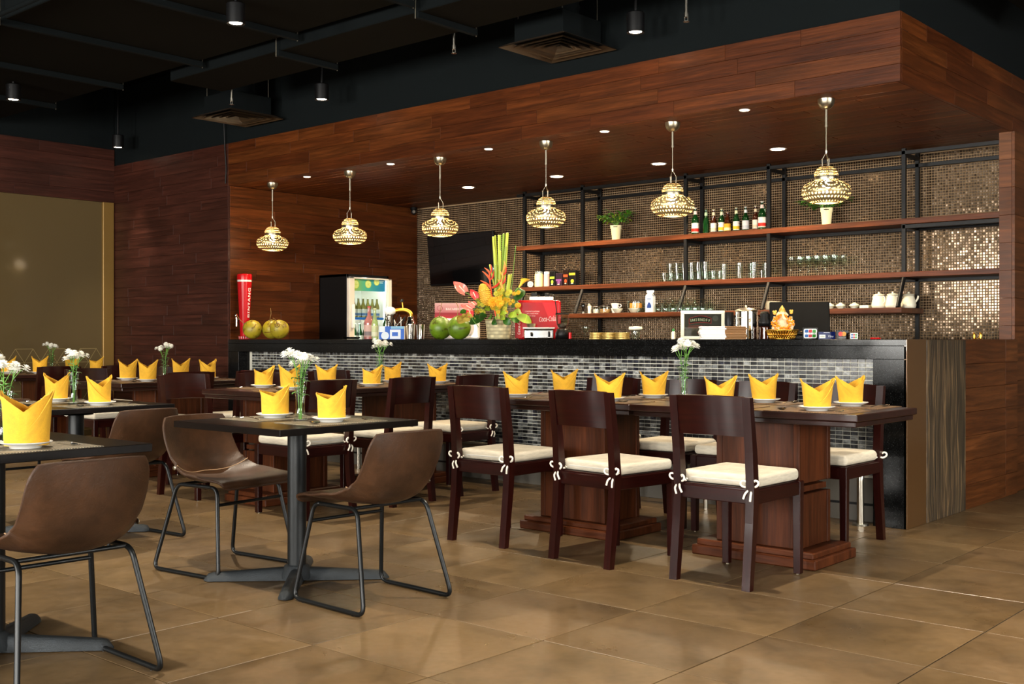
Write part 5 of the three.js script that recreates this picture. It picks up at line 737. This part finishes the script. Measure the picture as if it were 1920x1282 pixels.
{ // till screen and card signs
  const t = thing('till_monitor', 'black tilted till monitor seen from behind on the bar', 'monitor', [-3.5, B, -7.0], FACE - 0.2);
  const sc2 = part(t, 'screen', rbox(0.4, 0.24, 0.03, 0.01).translate(0, 0.12, 0), M.blackMatte, { pos: [0.0, 0.03, 0.03], rot: [-0.35, 0, 0] }); part(sc2, 'hinge', box(0.06, 0.03, 0.02, 0, 0.01, 0.012), M.black); part(t, 'stand', merge(rbox(0.2, 0.02, 0.18, 0.006).translate(0, 0.01, 0), box(0.05, 0.08, 0.04, 0, 0.05, -0.01)), M.black); part(t, 'cable_trim', rod([0, 0.052, 0.07], [0.1, 0.05, 0.07], 0.004), M.chrome);
  const cardS = (name, label, x, z, w, h, draw) => { const c = thing(name, label, 'card sign', [x, B, z], FACE); part(c, 'plate', box(w, h, 0.006, 0, h / 2, 0, 0.001), M.black); part(c, 'print', panel(w * 0.97, h * 0.95), poster(print(256, Math.round(256 * h / w), draw), 0.25), { pos: [0, h / 2, 0.0036] }); part(c, 'foot', box(w * 0.7, 0.003, 0.04, 0, 0.0015, -0.018, 0.0005), M.black); };
  const jcb = (bg) => (x, w, h) => { x.fillStyle = bg; x.fillRect(0, 0, w, h); x.fillStyle = '#f7f7f5'; x.beginPath(); x.roundRect(14, 14, w - 28, h - 28, 30); x.fill(); [['#1c5fa8', 'J'], ['#c8202f', 'C'], ['#3f9c3a', 'B']].forEach(([c, l], i) => { const u = (w - 60) / 3, X = 30 + i * u; x.fillStyle = c; x.beginPath(); x.roundRect(X + 3, h * 0.15, u - 6, h * 0.7, [22, 4, 22, 4]); x.fill(); x.fillStyle = '#ffffff'; x.fillRect(X + 3, h * 0.42, u - 6, h * 0.17); x.fillStyle = c; x.font = 'bold ' + Math.round(h * 0.2) + 'px sans-serif'; x.textAlign = 'center'; x.fillText(l, X + u / 2, h * 0.57); }); };
  cardS('card_sign', 'larger JCB card sign beside the gold basket', -3.295, -6.74, 0.1, 0.076, jcb('#1a1a1a'));
  cardS('card_sign', 'dark blue strip card sign beside the larger JCB sign', -3.185, -6.75, 0.112, 0.05, (x, w, h) => { x.fillStyle = '#16235f'; x.fillRect(0, 0, w, h); x.fillStyle = '#f3f1ea'; x.fillRect(14, h * 0.4, 92, h * 0.48); x.fillStyle = '#8a8f5a'; x.font = 'bold 30px sans-serif'; x.fillText('VISA', 28, h * 0.74); x.fillStyle = '#f2f2f2'; x.font = 'italic bold 40px serif'; x.fillText('Visa', 142, h * 0.75); x.fillRect(80, 8, 90, 8); });
  cardS('card_sign', 'black card sign with red and yellow overlapping circles', -3.083, -6.76, 0.08, 0.058, (x, w, h) => { x.fillStyle = '#1b120d'; x.fillRect(0, 0, w, h); x.fillStyle = '#e8322a'; x.beginPath(); x.arc(90, h * 0.4, 50, 0, 7); x.fill(); x.fillStyle = '#f0a423'; x.beginPath(); x.arc(158, h * 0.4, 50, 0, 7); x.fill(); x.fillStyle = '#ec6a24'; x.beginPath(); x.ellipse(124, h * 0.4, 17, 37, 0, 0, 7); x.fill(); x.fillStyle = '#d8d2c8'; x.font = '30px sans-serif'; x.fillText('mastercard', 48, h * 0.9); });
  cardS('card_sign', 'smallest JCB card sign nearest the bar end', -3.01, -6.77, 0.052, 0.042, jcb('#cfcfca'));
  single('red_pen', 'red pen lying on the bar near its granite end', 'pen', merge(rod([-0.03, 0.006, 0], [0.03, 0.006, 0.01], 0.005, 8), rod([0.03, 0.006, 0.01], [0.04, 0.006, 0.0117], 0.003, 8)), M.red, [-2.86, B, -6.75]);
  const o = thing('gold_ornament', 'tiny pair of gold ornaments on the counter by the end post', 'ornament', [-2.62, B, -7.9]); part(o, 'figure', merge(lathe([[0, 0], [0.014, 0], [0.006, 0.008], [0.012, 0.024], [0.006, 0.036], [0.009, 0.042], [0, 0.05]], 14).translate(-0.02, 0, 0), lathe([[0, 0], [0.014, 0], [0.006, 0.008], [0.013, 0.026], [0.006, 0.036], [0.01, 0.043], [0, 0.052]], 14).translate(0.026, 0, 0.01), tube([[-0.02, 0.02, 0], [0, 0.005, 0.01], [0.026, 0.02, 0.01]], 0.003, 12, 6)), M.gold);
}
// ---------------------------------------------------------------- tropical flower arrangement
{
  const t = thing('flower_arrangement', 'large tropical flower arrangement in a pale wicker basket on the bar', 'flower arrangement', [-6.07, B, -6.79], FACE), c = 0.000724, at = (px, py, z = 0) => [(px - 590) * c, (1260 - py) * c, z];
  part(t, 'basket', lathe([[0, 0.004], [0.088, 0], [0.094, 0.01], [0.1, 0.08], [0.109, 0.155], [0.112, 0.16], [0.107, 0.162], [0.096, 0.09], [0, 0.085]], 40), std('#ffffff', 0.8, { map: WICKER, bumpMap: WICKER, bumpScale: 0.004 })); part(t, 'basket_rim', new THREE.TorusGeometry(0.11, 0.006, 8, 44).rotateX(PI / 2).translate(0, 0.16, 0), std('#a68f62', 0.8));
  const stalkG = (a, b, w, d) => { const g = sheet((u, v) => { const q = (2 * v - 1); return V(lerp(a[0], b[0], u) + q * w, lerp(a[1], b[1], u), lerp(a[2], b[2], u) + 0.4 * w * (1 - q * q)); }, 6, 4, d); return g; };
  const lime = phys('#b3c234', 0.5, { transmission: 0.15 }), limeD = phys('#7d9c2a', 0.5), cut = std('#e3dfae', 0.7);
  for (const [x0, y0, x1, y1, w, m, z] of [[585, 1040, 528, 95, 9, lime, -0.01], [600, 1040, 552, 80, 7, lime, -0.03], [600, 1040, 592, 78, 9, lime, 0.0], [605, 1040, 612, 75, 7, limeD, -0.025], [615, 1040, 648, 60, 10, limeD, -0.02], [625, 1040, 690, 55, 14, lime, 0.0], [590, 1040, 545, 250, 7, lime, 0.015], [600, 1040, 612, 260, 7, lime, 0.02], [560, 1040, 560, 420, 8, limeD, 0.025], [640, 1040, 710, 530, 10, lime, 0.02], [650, 1040, 735, 520, 8, lime, 0.0], [600, 1040, 670, 210, 5, limeD, 0.012], [620, 1040, 490, 410, 7, lime, -0.02]]) { const s = part(t, 'stalk', stalkG(at(x0, y0, z), at(x1, y1, z * 1.3), w * c, 0.006), m); part(s, 'cut_end', ball(w * c * 0.95, ...at(x1, y1, z * 1.3), 1, 0.5, 0.6, 8), cut); }
  part(t, 'grass_blade', tube([at(690, 900, -0.02), at(740, 650, -0.02), at(765, 400, -0.02), at(785, 195, -0.02)], 0.0028, 20, 5), M.stem);
  // heliconias: boat-shaped bracts on a stem
  const bract = (L, W0, W = W0 * 1.6) => sheet((u, v) => { const q = v * PI, w = W * Math.sin(PI * Math.min(1, 0.12 + 0.85 * (1 - u))) * (1 - u * 0.6); return V(L * u, 0.25 * L * u * u + Math.sin(q) * -w * 0.8, Math.cos(q) * w * 0.6); }, 12, 8, 0.002), bg = bract(0.11, 0.02), bg2 = bract(0.075, 0.016);
  const helO = phys('#e8501c', 0.5, { transmission: 0.15 }), helY = phys('#e8a048', 0.5, { transmission: 0.15 }), helR = phys('#d93a20', 0.5, { transmission: 0.15 });
  { const h = part(t, 'heliconia', tube([at(560, 1000, 0.03), at(520, 800, 0.045), at(495, 620, 0.05), at(490, 500, 0.05)], 0.006, 20, 7), helO, { label: 'orange heliconia with claw bracts' }); for (const [x, y, r, g] of [[505, 700, 2.2, bg], [505, 680, 0.45, bg], [497, 620, 1.95, bg], [495, 590, 0.95, bg2], [492, 540, 1.95, bg2], [492, 520, 1.25, bg2]]) part(h, 'bract', g, r > 1.5 ? helO : helR, { pos: at(x, y, 0.05), rot: [0, 0, r] }); }
  { const h = part(t, 'heliconia', tube([at(600, 1000, 0.03), at(610, 800, 0.045), at(625, 620, 0.05), at(655, 420, 0.05)], 0.006, 20, 7), helY, { label: 'yellow and red heliconia' }); for (const [x, y, r, g] of [[612, 760, 1.3, bg], [620, 680, 1.75, bg2], [626, 640, 0.9, bg2], [634, 580, 1.7, bg2], [640, 540, 1.0, bg2], [650, 480, 1.35, bg2]]) part(h, 'bract', g, r > 1.2 ? helY : helR, { pos: at(x, y, 0.05), rot: [0, 0, r] }); }
  { const gcone = lathe([[0, 0], [0.035, 0.01], [0.045, 0.05], [0.046, 0.1], [0.042, 0.14], [0.03, 0.17], [0.012, 0.185], [0, 0.187]], 26), g = part(t, 'beehive_ginger', gcone, std('#c99b2c', 0.6), { pos: at(470, 880, 0.06), rot: [0, 0, 0.26], label: 'golden beehive ginger cone' }); const sc = []; for (let r = 0; r < 11; r++) for (let k = 0; k < 15; k++) { const y = 0.012 + r * 0.0158, R = r < 2 ? 0.04 : r < 8 ? 0.045 : 0.045 - (r - 7) * 0.009, a = (k + (r & 1) * 0.5) / 15 * 2 * PI; sc.push(ball(0.009, Math.cos(a) * R, y, Math.sin(a) * R, 1, 0.55, 1, 7)); } part(g, 'scales', merge(sc), std('#e0b53c', 0.55), { kind: 'stuff' }); }
  // anthuriums
  const spathe = (L, W) => sheet((u, v) => { const q = 2 * v - 1, w = W * Math.pow(Math.sin(PI * Math.min(1, 0.1 + u * 0.9)), 0.7) * (1 - 0.35 * u); return V(q * w, L * (u - 0.15 * Math.abs(q) ** 2 * (1 - u)), 0.012 * Math.sin(u * 5) + 0.012 * q * q); }, 14, 8, 0.0014), sp = spathe(0.125, 0.046);
  const pink = phys('#f07f6e', 0.35, { transmission: 0.15, clearcoat: 0.3 }), crim = phys('#d33a3f', 0.35, { clearcoat: 0.3 });
  for (const [x, y, z, r, m, s, rx] of [[215, 730, 0.07, 0.82, pink, 1.05, -0.2], [340, 800, 0.08, 0.5, crim, 0.8, -0.5], [300, 920, 0.09, 1.2, pink, 0.85, -0.4], [330, 880, 0.1, 0.9, pink, 0.6, -0.7], [280, 1000, 0.1, 0.25, crim, 0.75, -0.5]]) { const a = part(t, 'anthurium', sp, m, { pos: at(x, y, z), rot: [rx, 0, r] }); a.scale.setScalar(s); part(a, 'spadix', merge(cyl(0.006, 0.0045, 0.06, 10, 0.01).rotateX(0.5)), std('#f3d3bd', 0.6)); part(a, 'stem', tube([[0, 0.005, -0.002], [0.02, -0.06, -0.02], [0.06, -0.13, -0.05]], 0.003, 14, 6), M.stem); }
  // calla and leaves
  { const k = part(t, 'calla', sheet((u, v) => { const a = v * 1.85 * PI, r = lerp(0.006, 0.034, u * u) * (1 + 0.25 * Math.cos(a)); return V(Math.cos(a) * r, u * 0.085 + 0.02 * u * Math.cos(a), Math.sin(a) * r); }, 12, 20, 0.0012), phys('#efc93a', 0.45, { transmission: 0.2 }), { pos: at(820, 670, 0.02), rot: [0, 0, -0.6], label: 'yellow calla bloom' }); part(k, 'stem', tube([[0, 0, 0], [-0.01, -0.06, 0.01], [-0.06, -0.16, 0.02]], 0.004, 12, 6), M.stem); }
  const big = leafGeo(0.17, 0.046, -0.7, 14), mid = leafGeo(0.12, 0.034, -0.9, 12), sm = leafGeo(0.09, 0.024, -0.8, 10); for (const g of [big, mid, sm]) g.rotateX(1.05);
  for (const [x, y, z, ry, rz, g, m] of [[790, 1000, 0.06, -0.15, -0.25, big, M.leafLime], [760, 960, 0.04, 0.3, 0.25, mid, M.leafLime], [700, 990, 0.08, -0.9, 0.1, mid, M.leafLime], [460, 1000, 0.08, 3.5, 0.1, mid, M.leafDark], [430, 1020, 0.06, 3.2, -0.2, big, M.leafDark], [520, 1010, 0.1, 4.2, 0.1, mid, M.leaf], [620, 1020, 0.11, 4.9, 0.0, sm, M.leafLime], [600, 980, 0.1, 5.6, 0.3, sm, M.leafLime], [490, 940, 0.08, 3.9, 0.7, sm, M.leafLime], [740, 900, 0.02, 0.2, 0.8, mid, M.leafDark], [770, 820, -0.02, 0.3, 0.9, big, M.leafDark], [780, 760, -0.01, 0.1, 1.0, mid, M.leafDark], [240, 950, 0.06, 3.3, 0.1, sm, M.leaf], [330, 1010, 0.06, 3.0, 0.3, mid, M.leafDark], [690, 850, 0.0, 0.9, 0.6, mid, M.leafDark], [470, 860, 0.05, 2.4, 1.2, sm, M.leafLime], [560, 900, -0.05, 1.6, 0.8, mid, M.leafDark], [640, 900, -0.06, 1.2, 0.9, big, M.leafDark], [500, 920, -0.05, 2.2, 0.5, big, M.leafDark], [720, 1010, 0.03, -0.5, -0.3, mid, M.leaf], [540, 1030, 0.12, 4.6, -0.4, mid, M.leafDark], [650, 1030, 0.11, 5.2, -0.4, mid, M.leafDark]]) part(t, 'leaf', g, m, { pos: at(x, y, z), rot: [0, ry, rz] });
  const dry = phys('#b49a3e', 0.7); for (let k = 0; k < 9; k++) part(t, 'dried_leaf', sm, dry, { pos: at(330 - k * 18, 1030 - (k % 3) * 26 + k * 4, 0.08 + (k % 2) * 0.02), rot: [0, 3 + (k % 3) * 0.3, 0.25 - k * 0.05] });
  for (let k = 0; k < 5; k++) part(t, 'twig', tube([at(420, 1010, 0.05), at(370 - k * 10, 930 - k * 30, 0.07), at(330 - k * 20, 990 - k * 50, 0.09)], 0.003, 14, 5), k % 2 ? M.leafDark : std('#8a8a36', 0.7));
  const yb = blossomGeo, ym = phys('#d6ae14', 0.7, { transmission: 0.15 }), yl = phys('#c9c43c', 0.7, { transmission: 0.15 });
  for (let k = 0; k < 46; k++) { const x = rr(350, 820), y = k < 34 ? rr(800, 960) - (x > 680 ? 60 : 0) : rr(700, 820), d = Math.abs(x - 590) / 260; const b = part(t, 'blossom', yb, k % 3 ? ym : yl, { pos: at(k < 34 ? x : rr(560, 820), y, 0.11 - 0.06 * d + rr(-0.02, 0.015)), rot: [rr(0.5, 1.4), 0, rr(-0.7, 0.7)] }); b.scale.setScalar(rr(0.75, 1.15)); }
  for (const [x, y] of [[540, 830], [600, 850], [520, 850]]) { const b = part(t, 'blossom', yb, phys('#f0a81c', 0.7), { pos: at(x, y, 0.13), rot: [1.2, 0, 0] }); b.scale.setScalar(1.8); }
}
// ---------------------------------------------------------------- television and corner camera
{
  const t = thing('television', 'black wall television tilted forward on the mosaic wall', 'television', [-8.59, 1.745, -9.02]); t.rotation.x = 0.0;
  const s = part(t, 'screen', rbox(1.02, 0.57, 0.035, 0.006).translate(0, 0.285, 0), M.black, { rot: [0.1, 0, 0] }); part(s, 'display', box(0.996, 0.54, 0.002, 0, 0.288, 0.0182, 0.0005), M.blackGloss); part(t, 'bracket', merge(box(0.3, 0.3, 0.02, 0, 0.28, -0.085), box(0.05, 0.2, 0.06, -0.1, 0.28, -0.045), box(0.05, 0.2, 0.06, 0.1, 0.28, -0.045)), M.black);
  const c = thing('security_camera', 'small black dome camera in the recess corner above the television', 'camera', [NICHE_L + 0.09, SOFFIT - 0.001, -8.98]); part(c, 'base', cyl(0.04, 0.045, 0.025, 22, -0.03), M.black); part(c, 'body', merge(ball(0.036, 0, -0.055, 0, 1, 1, 1, 18), cyl(0.022, 0.026, 0.05, 18, 0).rotateX(PI / 2).rotateY(0.8).translate(0.01, -0.06, 0.01)), M.black); part(c, 'lens', cyl(0.016, 0.016, 0.004, 18, 0).rotateX(PI / 2).rotateY(0.8).translate(0.048, -0.06, 0.047), M.chrome);
}
// ---------------------------------------------------------------- things on the shelves
{ // potted plants on the top shelf
  const lf = leafGeo(0.115, 0.016, -0.9, 8);
  const plant = (label, x, n, spread, up, col) => { const t = thing('potted_plant', label, 'potted plant', [x, SH1, -8.9]); part(t, 'pot', lathe([[0, 0], [0.047, 0], [0.05, 0.003], [0.064, 0.115], [0.07, 0.116], [0.0715, 0.148], [0.066, 0.15], [0.062, 0.118], [0.045, 0.012], [0, 0.01]], 4).rotateY(PI / 4 + 0.4), phys('#d9cfa2', 0.6)); part(t, 'soil', cyl(0.055, 0.055, 0.006, 20, 0.13), std('#2a1c10', 0.9)); 
    for (let k = 0; k < n; k++) { const a = k * 2.4, L = rr(0.08, spread), h = up * (1.1 - L / spread * 0.6), s = part(t, 'stem', tube([[0, 0.13, 0], [Math.cos(a) * L * 0.4, 0.15 + h * 0.6, Math.sin(a) * L * 0.3], [Math.cos(a) * L, 0.15 + h, Math.sin(a) * L * 0.55]], 0.0028, 12, 5), M.stem); for (let j = 0; j < 9; j++) { const q = 0.35 + j * 0.08; part(s, 'leaf', lf, (j + k) % 3 ? M.leaf : col, { pos: [Math.cos(a) * L * q, 0.14 + h * (q * 1.0), Math.sin(a) * L * 0.5 * q], rot: [0, -a + (j % 2 ? 0.9 : -0.9) + rr(-0.4, 0.4), rr(0.1, 0.9)] }); } } };
  plant('cream pot with bushy leafy plant, on the top shelf away from bottles', -6.4, 11, 0.22, 0.16, M.leafLime); plant('cream pot with spreading plant behind the post-end pendant lamp', -4.2, 11, 0.26, 0.11, M.leafDark);
}
{
  const jar = (name, label, x, w, h, col, lid) => { const t = thing(name, label, 'jar', [x, SH2, -8.85]); part(t, 'jar', lathe([[0, 0], [w * 0.46, 0], [w * 0.5, 0.005], [w * 0.5, h * 0.8], [w * 0.44, h * 0.86], [0, h * 0.86]], 26), std(col, 0.4)); part(t, 'lid', cyl(w * 0.46, w * 0.46, h * 0.14, 26, h * 0.86), lid); };
  jar('powder_jar', 'tall pale yellow jar on the middle shelf end', -7.35, 0.088, 0.16, '#e6d9a0', M.clearGlass); jar('powder_jar', 'pink and white jar beside the pale yellow jar', -7.245, 0.062, 0.155, '#e3a9a4', M.white);
  { const t = thing('tape_roll', 'small round white tin at the end of the middle shelf', 'tin', [-7.45, SH2, -8.83], FACE); part(t, 'tin', cyl(0.03, 0.03, 0.035, 26, 0).rotateX(PI / 2).translate(0, 0.03, 0), M.cream); part(t, 'face_print', new THREE.CircleGeometry(0.027, 28), poster(print(64, 64, (x, w, h) => { x.fillStyle = '#efe9df'; x.fillRect(0, 0, w, h); x.strokeStyle = '#c97a7a'; x.lineWidth = 5; x.beginPath(); x.arc(32, 32, 18, 0, 7); x.stroke(); })), { pos: [0, 0.03, 0.0356] }); }
  [['box with lime green band', -7.155, 0.066, 0.155, '#0f0f0f', '#a8c840', 0.35], ['box with purple fruit print', -7.07, 0.076, 0.13, '#2b1b2a', '#8a4f8f', 0.45], ['box with red and yellow print', -6.98, 0.06, 0.165, '#20100a', '#d5532a', 0.3], ['black box with white barcode', -6.895, 0.082, 0.155, '#101010', '#d8c23a', 0.16]].forEach(([l, x, w, h, a, b, q]) => { const t = thing('tea_box', 'dark tea carton on the middle shelf, ' + l, 'carton', [x, SH2, -8.86]); part(t, 'carton', box(w, h, 0.07, 0, h / 2, 0, 0.0015), std(a, 0.5)); part(t, 'front_print', panel(w * 0.96, h * 0.96), poster(print(64, 128, (c, W2, H) => { c.fillStyle = a; c.fillRect(0, 0, W2, H); c.fillStyle = b; c.fillRect(0, H * q, W2, H * 0.16); c.beginPath(); c.arc(34, H * 0.72, 17, 0, 7); c.fill(); c.fillStyle = '#e8e0d0'; c.fillRect(20, H * 0.84, 24, 8); })), { pos: [0, h / 2, 0.0352] }); });
  const tumbler = (r, h) => maker((label, group) => single('drinking_glass', label, 'glass', lathe([[0, 0], [r * 0.86, 0], [r * 0.88, 0.003], [r, h], [r - 0.002, h], [r * 0.85, 0.008], [0, 0.008]], 26), M.glass, [0, 0, 0], 0, group));
  const tu = tumbler(0.037, 0.085), ta = tumbler(0.034, 0.14), smg = tumbler(0.024, 0.066);
  for (let k = 0; k < 8; k++) for (const z of [-8.83, -8.95]) tu('tumbler on the middle shelf, ' + (z > -8.9 ? 'front row, ' : 'rear row, ') + NTH[k] + ' from the tea cartons side', [-5.8 + k * 0.076, SH2, z], 0, 'tumblers on the middle shelf');
  for (let k = 0; k < 6; k++) tu('tumbler stacked upon the tumbler row, ' + NTH[k] + ' from the tea cartons side', [-5.762 + k * 0.076, SH2 + 0.086, -8.88], 0, 'tumblers stacked on the middle shelf');
  ta('tall glass right beside the tumbler row on the middle shelf', [-5.17, SH2, -8.85]); for (let k = 0; k < 4; k++) ta('tall glass in the group of four on middle shelf, ' + NTH[k] + ' from the tumblers', [-5.0 + k * 0.072, SH2, k % 2 ? -8.92 : -8.83], 0, 'tall glasses on the middle shelf');
  smg('small glass beside the four tall glasses', [-4.78, SH2, -8.84]);
  const wineG = maker((label, group) => single('wine_glass', label, 'glass', lathe([[0, 0.002], [0.034, 0], [0.034, 0.002], [0.004, 0.007], [0.0035, 0.08], [0.02, 0.095], [0.036, 0.13], [0.034, 0.175], [0.0328, 0.175], [0.0345, 0.13], [0.018, 0.097], [0, 0.087]], 30), M.glass, [0, 0, 0], 0, group));
  for (let k = 0; k < 6; k++) for (const z of [-8.84, -8.96]) wineG('stemmed wine glass on middle shelf, ' + (z > -8.9 ? 'front row, ' : 'rear row, ') + NTH[k] + ' from the tall glasses', [-4.5 + k * 0.078 + (z < -8.9 ? 0.03 : 0), SH2, z], 0, 'wine glasses on the middle shelf');
}
{ // lower shelf
  const z = -8.78, t1 = thing('coffee_tamper', 'black handled coffee tamper on the lower shelf end', 'tamper', [-6.72, SH3, z]); part(t1, 'base', cyl(0.024, 0.026, 0.02, 22), M.steel); part(t1, 'handle', lathe([[0.008, 0.02], [0.007, 0.035], [0.016, 0.06], [0.02, 0.085], [0.014, 0.1], [0, 0.104]], 20), M.blackGloss);
  const t2 = thing('pepper_mill', 'slim white mill beside the black tamper', 'mill', [-6.64, SH3, z]); part(t2, 'body', lathe([[0, 0], [0.02, 0], [0.021, 0.006], [0.018, 0.03], [0.02, 0.08], [0, 0.08]], 20), M.cream); part(t2, 'top', lathe([[0.02, 0.08], [0.021, 0.086], [0.018, 0.1], [0, 0.104]], 20), M.nickel);
  const jar2 = (label, x, r, h, fill) => { const t = thing('storage_jar', label, 'jar', [x, SH3, z]); part(t, 'jar', lathe([[0, 0], [r * 0.96, 0], [r, 0.004], [r, h], [r - 0.003, h], [r - 0.003, 0.006], [0, 0.005]], 30), M.glass); part(t, 'contents', cyl(r - 0.004, r - 0.004, h * 0.55, 26, 0.006), std(fill, 0.8)); part(t, 'lid', lathe([[0, h + 0.014], [r * 0.9, h + 0.012], [r * 1.04, h + 0.004], [r * 1.04, h], [0, h]], 30), M.steel); };
  jar2('small glass jar with steel lid on the lower shelf', -6.555, 0.036, 0.065, '#e4ded2'); jar2('wide glass jar of brown sugar with steel lid on lower shelf', -6.445, 0.058, 0.068, '#b98a55');
  const cup = maker((label, group) => { const t = thing('white_cup', label, 'cup', [0, 0, 0], 0, group); part(t, 'cup', lathe([[0, 0], [0.026, 0], [0.028, 0.004], [0.04, 0.05], [0.0385, 0.05], [0.026, 0.008], [0, 0.006]], 26), M.china); part(t, 'handle', new THREE.TorusGeometry(0.015, 0.004, 8, 18).translate(0.045, 0.028, 0), M.china); return t; });
  cup('white cup at the bottom of the small stack on lower shelf', [-6.33, SH3, z], 0.3, 'stacked white cups'); cup('white cup on top of the small stack on lower shelf', [-6.33, SH3 + 0.046, z], 0.8, 'stacked white cups');
  { const t = thing('glass_canister', 'large clear glass canister with orange contents on the lower shelf', 'canister', [-6.14, SH3, -8.86]); part(t, 'glass', lathe([[0, 0], [0.085, 0], [0.09, 0.004], [0.09, 0.108], [0.087, 0.108], [0.087, 0.006], [0, 0.005]], 34), M.glass); part(t, 'contents', cyl(0.06, 0.06, 0.045, 26, 0.05), std('#d98a2a', 0.7)); part(t, 'stand', cyl(0.05, 0.05, 0.042, 22, 0.006), M.glass); part(t, 'lid', cyl(0.092, 0.092, 0.006, 34, 0.109), M.glass); }
  const bowl = maker((label, group) => single('bowl', label, 'bowl', lathe([[0, 0], [0.026, 0], [0.03, 0.005], [0.046, 0.03], [0.05, 0.042], [0.048, 0.042], [0.044, 0.031], [0.026, 0.008], [0, 0.006]], 28), M.celadon, [0, 0, 0], 0, group));
  bowl('small white bowl before the glass canister', [-6.235, SH3, -8.69]); bowl('small white bowl beside the milk carton', [-6.05, SH3, -8.69]);
  { const t = thing('milk_carton', 'blue and white gable-top milk carton on the lower shelf', 'carton', [-5.92, SH3, z], 0.25), h = 0.155; part(t, 'body', box(0.075, h, 0.075, 0, h / 2, 0, 0.001), std('#dfe6ec', 0.5)); const ga = new THREE.CylinderGeometry(0.053, 0.053, 0.075, 3, 1).rotateX(PI / 2).rotateZ(PI); part(t, 'gable', merge(ga.scale(0.82, 0.6, 1).translate(0, h + 0.014, 0), box(0.075, 0.022, 0.004, 0, h + 0.045, 0, 0.001)), std('#dfe6ec', 0.5)); part(t, 'front_print', panel(0.073, h * 0.98), poster(print(128, 260, (x, w, H) => { x.fillStyle = '#dde5ec'; x.fillRect(0, 0, w, H); x.fillStyle = '#1f3f86'; x.beginPath(); x.moveTo(64, 90); x.quadraticCurveTo(124, 150, 96, 190); x.lineTo(30, 190); x.quadraticCurveTo(20, 140, 64, 90); x.fill(); x.fillStyle = '#9fc0d6'; for (let i = 0; i < 9; i++) for (let j = 0; j < 3; j++) if ((i + j) & 1) x.fillRect(i * 15, 205 + j * 15, 14, 14); x.fillStyle = '#2b4f96'; x.fillRect(30, 40, 70, 12); })), { pos: [0, h / 2, 0.0381] }); part(t, 'cap', cyl(0.012, 0.012, 0.012, 16, 0).rotateX(0.7).translate(0, h + 0.024, 0.028), M.white); }
  const wg = maker((label, group) => single('water_goblet', label, 'glass', lathe([[0.033, 0], [0.035, 0.001], [0.038, 0.04], [0.03, 0.075], [0.008, 0.09], [0.006, 0.1], [0.028, 0.118], [0.03, 0.12], [0, 0.121], [0, 0.112], [0.006, 0.09], [0.028, 0.073], [0.036, 0.04], [0.033, 0]], 28), M.glass, [0, 0, 0], 0, group));
  for (let k = 0; k < 6; k++) for (const zz of [-8.7, -8.83, -8.96]) wg('upturned goblet on lower shelf, ' + (zz > -8.8 ? 'front' : zz > -8.9 ? 'middle' : 'rear') + ' row, ' + NTH[k] + ' from the milk carton', [-5.78 + k * 0.08, SH3, zz], 0, 'goblets on the lower shelf');
  const pl = maker((label, group) => single('stacked_plate', label, 'plate', lathe([[0, 0.002], [0.045, 0], [0.05, 0.002], [0.066, 0.01], [0.065, 0.0115], [0.05, 0.006], [0, 0.006]], 32), M.cream, [0, 0, 0], 0, group));
  for (let k = 0; k < 10; k++) pl('cream plate on lower shelf, ' + NTH[k] + ' from the bottom of its stack', [-4.64, SH3 + k * 0.0072, z], 0, 'stacked cream plates');
  const wide = maker((label, group) => single('wide_bowl', label, 'bowl', lathe([[0, 0], [0.05, 0], [0.055, 0.006], [0.07, 0.04], [0.068, 0.04], [0.05, 0.01], [0, 0.008]], 32), M.celadon, [0, 0, 0], 0, group));
  for (let k = 0; k < 3; k++) wide('wide pale green bowl on lower shelf, ' + NTH[k] + ' from the bottom of the nested pile', [-4.48, SH3 + k * 0.014, z], 0, 'nested wide bowls');
  const cov = maker((label, group) => { const t = thing('lidded_bowl', label, 'bowl', [0, 0, 0], 0, group); part(t, 'bowl', lathe([[0, 0], [0.02, 0], [0.022, 0.004], [0.038, 0.022], [0.041, 0.026], [0, 0.026]], 28), M.celadon); part(t, 'lid', lathe([[0.041, 0.027], [0.034, 0.038], [0.014, 0.046], [0.012, 0.052], [0, 0.053]], 28), M.celadon); return t; });
  for (const [x, l] of [[-4.37, 'behind the till monitor'], [-4.29, 'second from the till monitor'], [-4.115, 'first clear of the till monitor'], [-4.02, 'touching the first clear one'], [-3.9, 'next to the small white tray']]) cov('small pale green lidded bowl on lower shelf, ' + l, [x, SH3, z], 0, 'lidded bowls');
  single('small_tray', 'small white rectangular tray on the lower shelf near the teapots', 'tray', rbox(0.08, 0.026, 0.06, 0.006).translate(0, 0.013, 0), M.celadon, [-3.805, SH3, z]);
  const pot = maker((label, group) => { const t = thing('teapot', label, 'teapot', [0, 0, 0], 0, group); part(t, 'body', lathe([[0, 0], [0.046, 0], [0.056, 0.006], [0.06, 0.025], [0.054, 0.06], [0.043, 0.095], [0.043, 0.105], [0, 0.105]], 34), M.cream); part(t, 'lid', lathe([[0.045, 0.106], [0.042, 0.113], [0.012, 0.119], [0.006, 0.122], [0.01, 0.13], [0, 0.134]], 28), M.cream); part(t, 'handle', tube([[-0.045, 0.09, 0], [-0.07, 0.09, 0], [-0.078, 0.06, 0], [-0.06, 0.035, 0]], 0.005, 22, 8), M.cream); part(t, 'spout', tube([[0.052, 0.05, 0], [0.068, 0.075, 0], [0.074, 0.1, 0]], 0.008, 14, 10), M.cream); return t; });
  pot('cream teapot farthest from the shelf end', [-3.69, SH3, z], 2.6, 'teapots'); pot('cream teapot in the middle, before the slanted post', [-3.575, SH3, z], 2.7, 'teapots'); pot('cream teapot at the shelf end, in the post shade', [-3.5, SH3, -8.92], 0.4, 'teapots');
}
renderer.render(scene, camera);
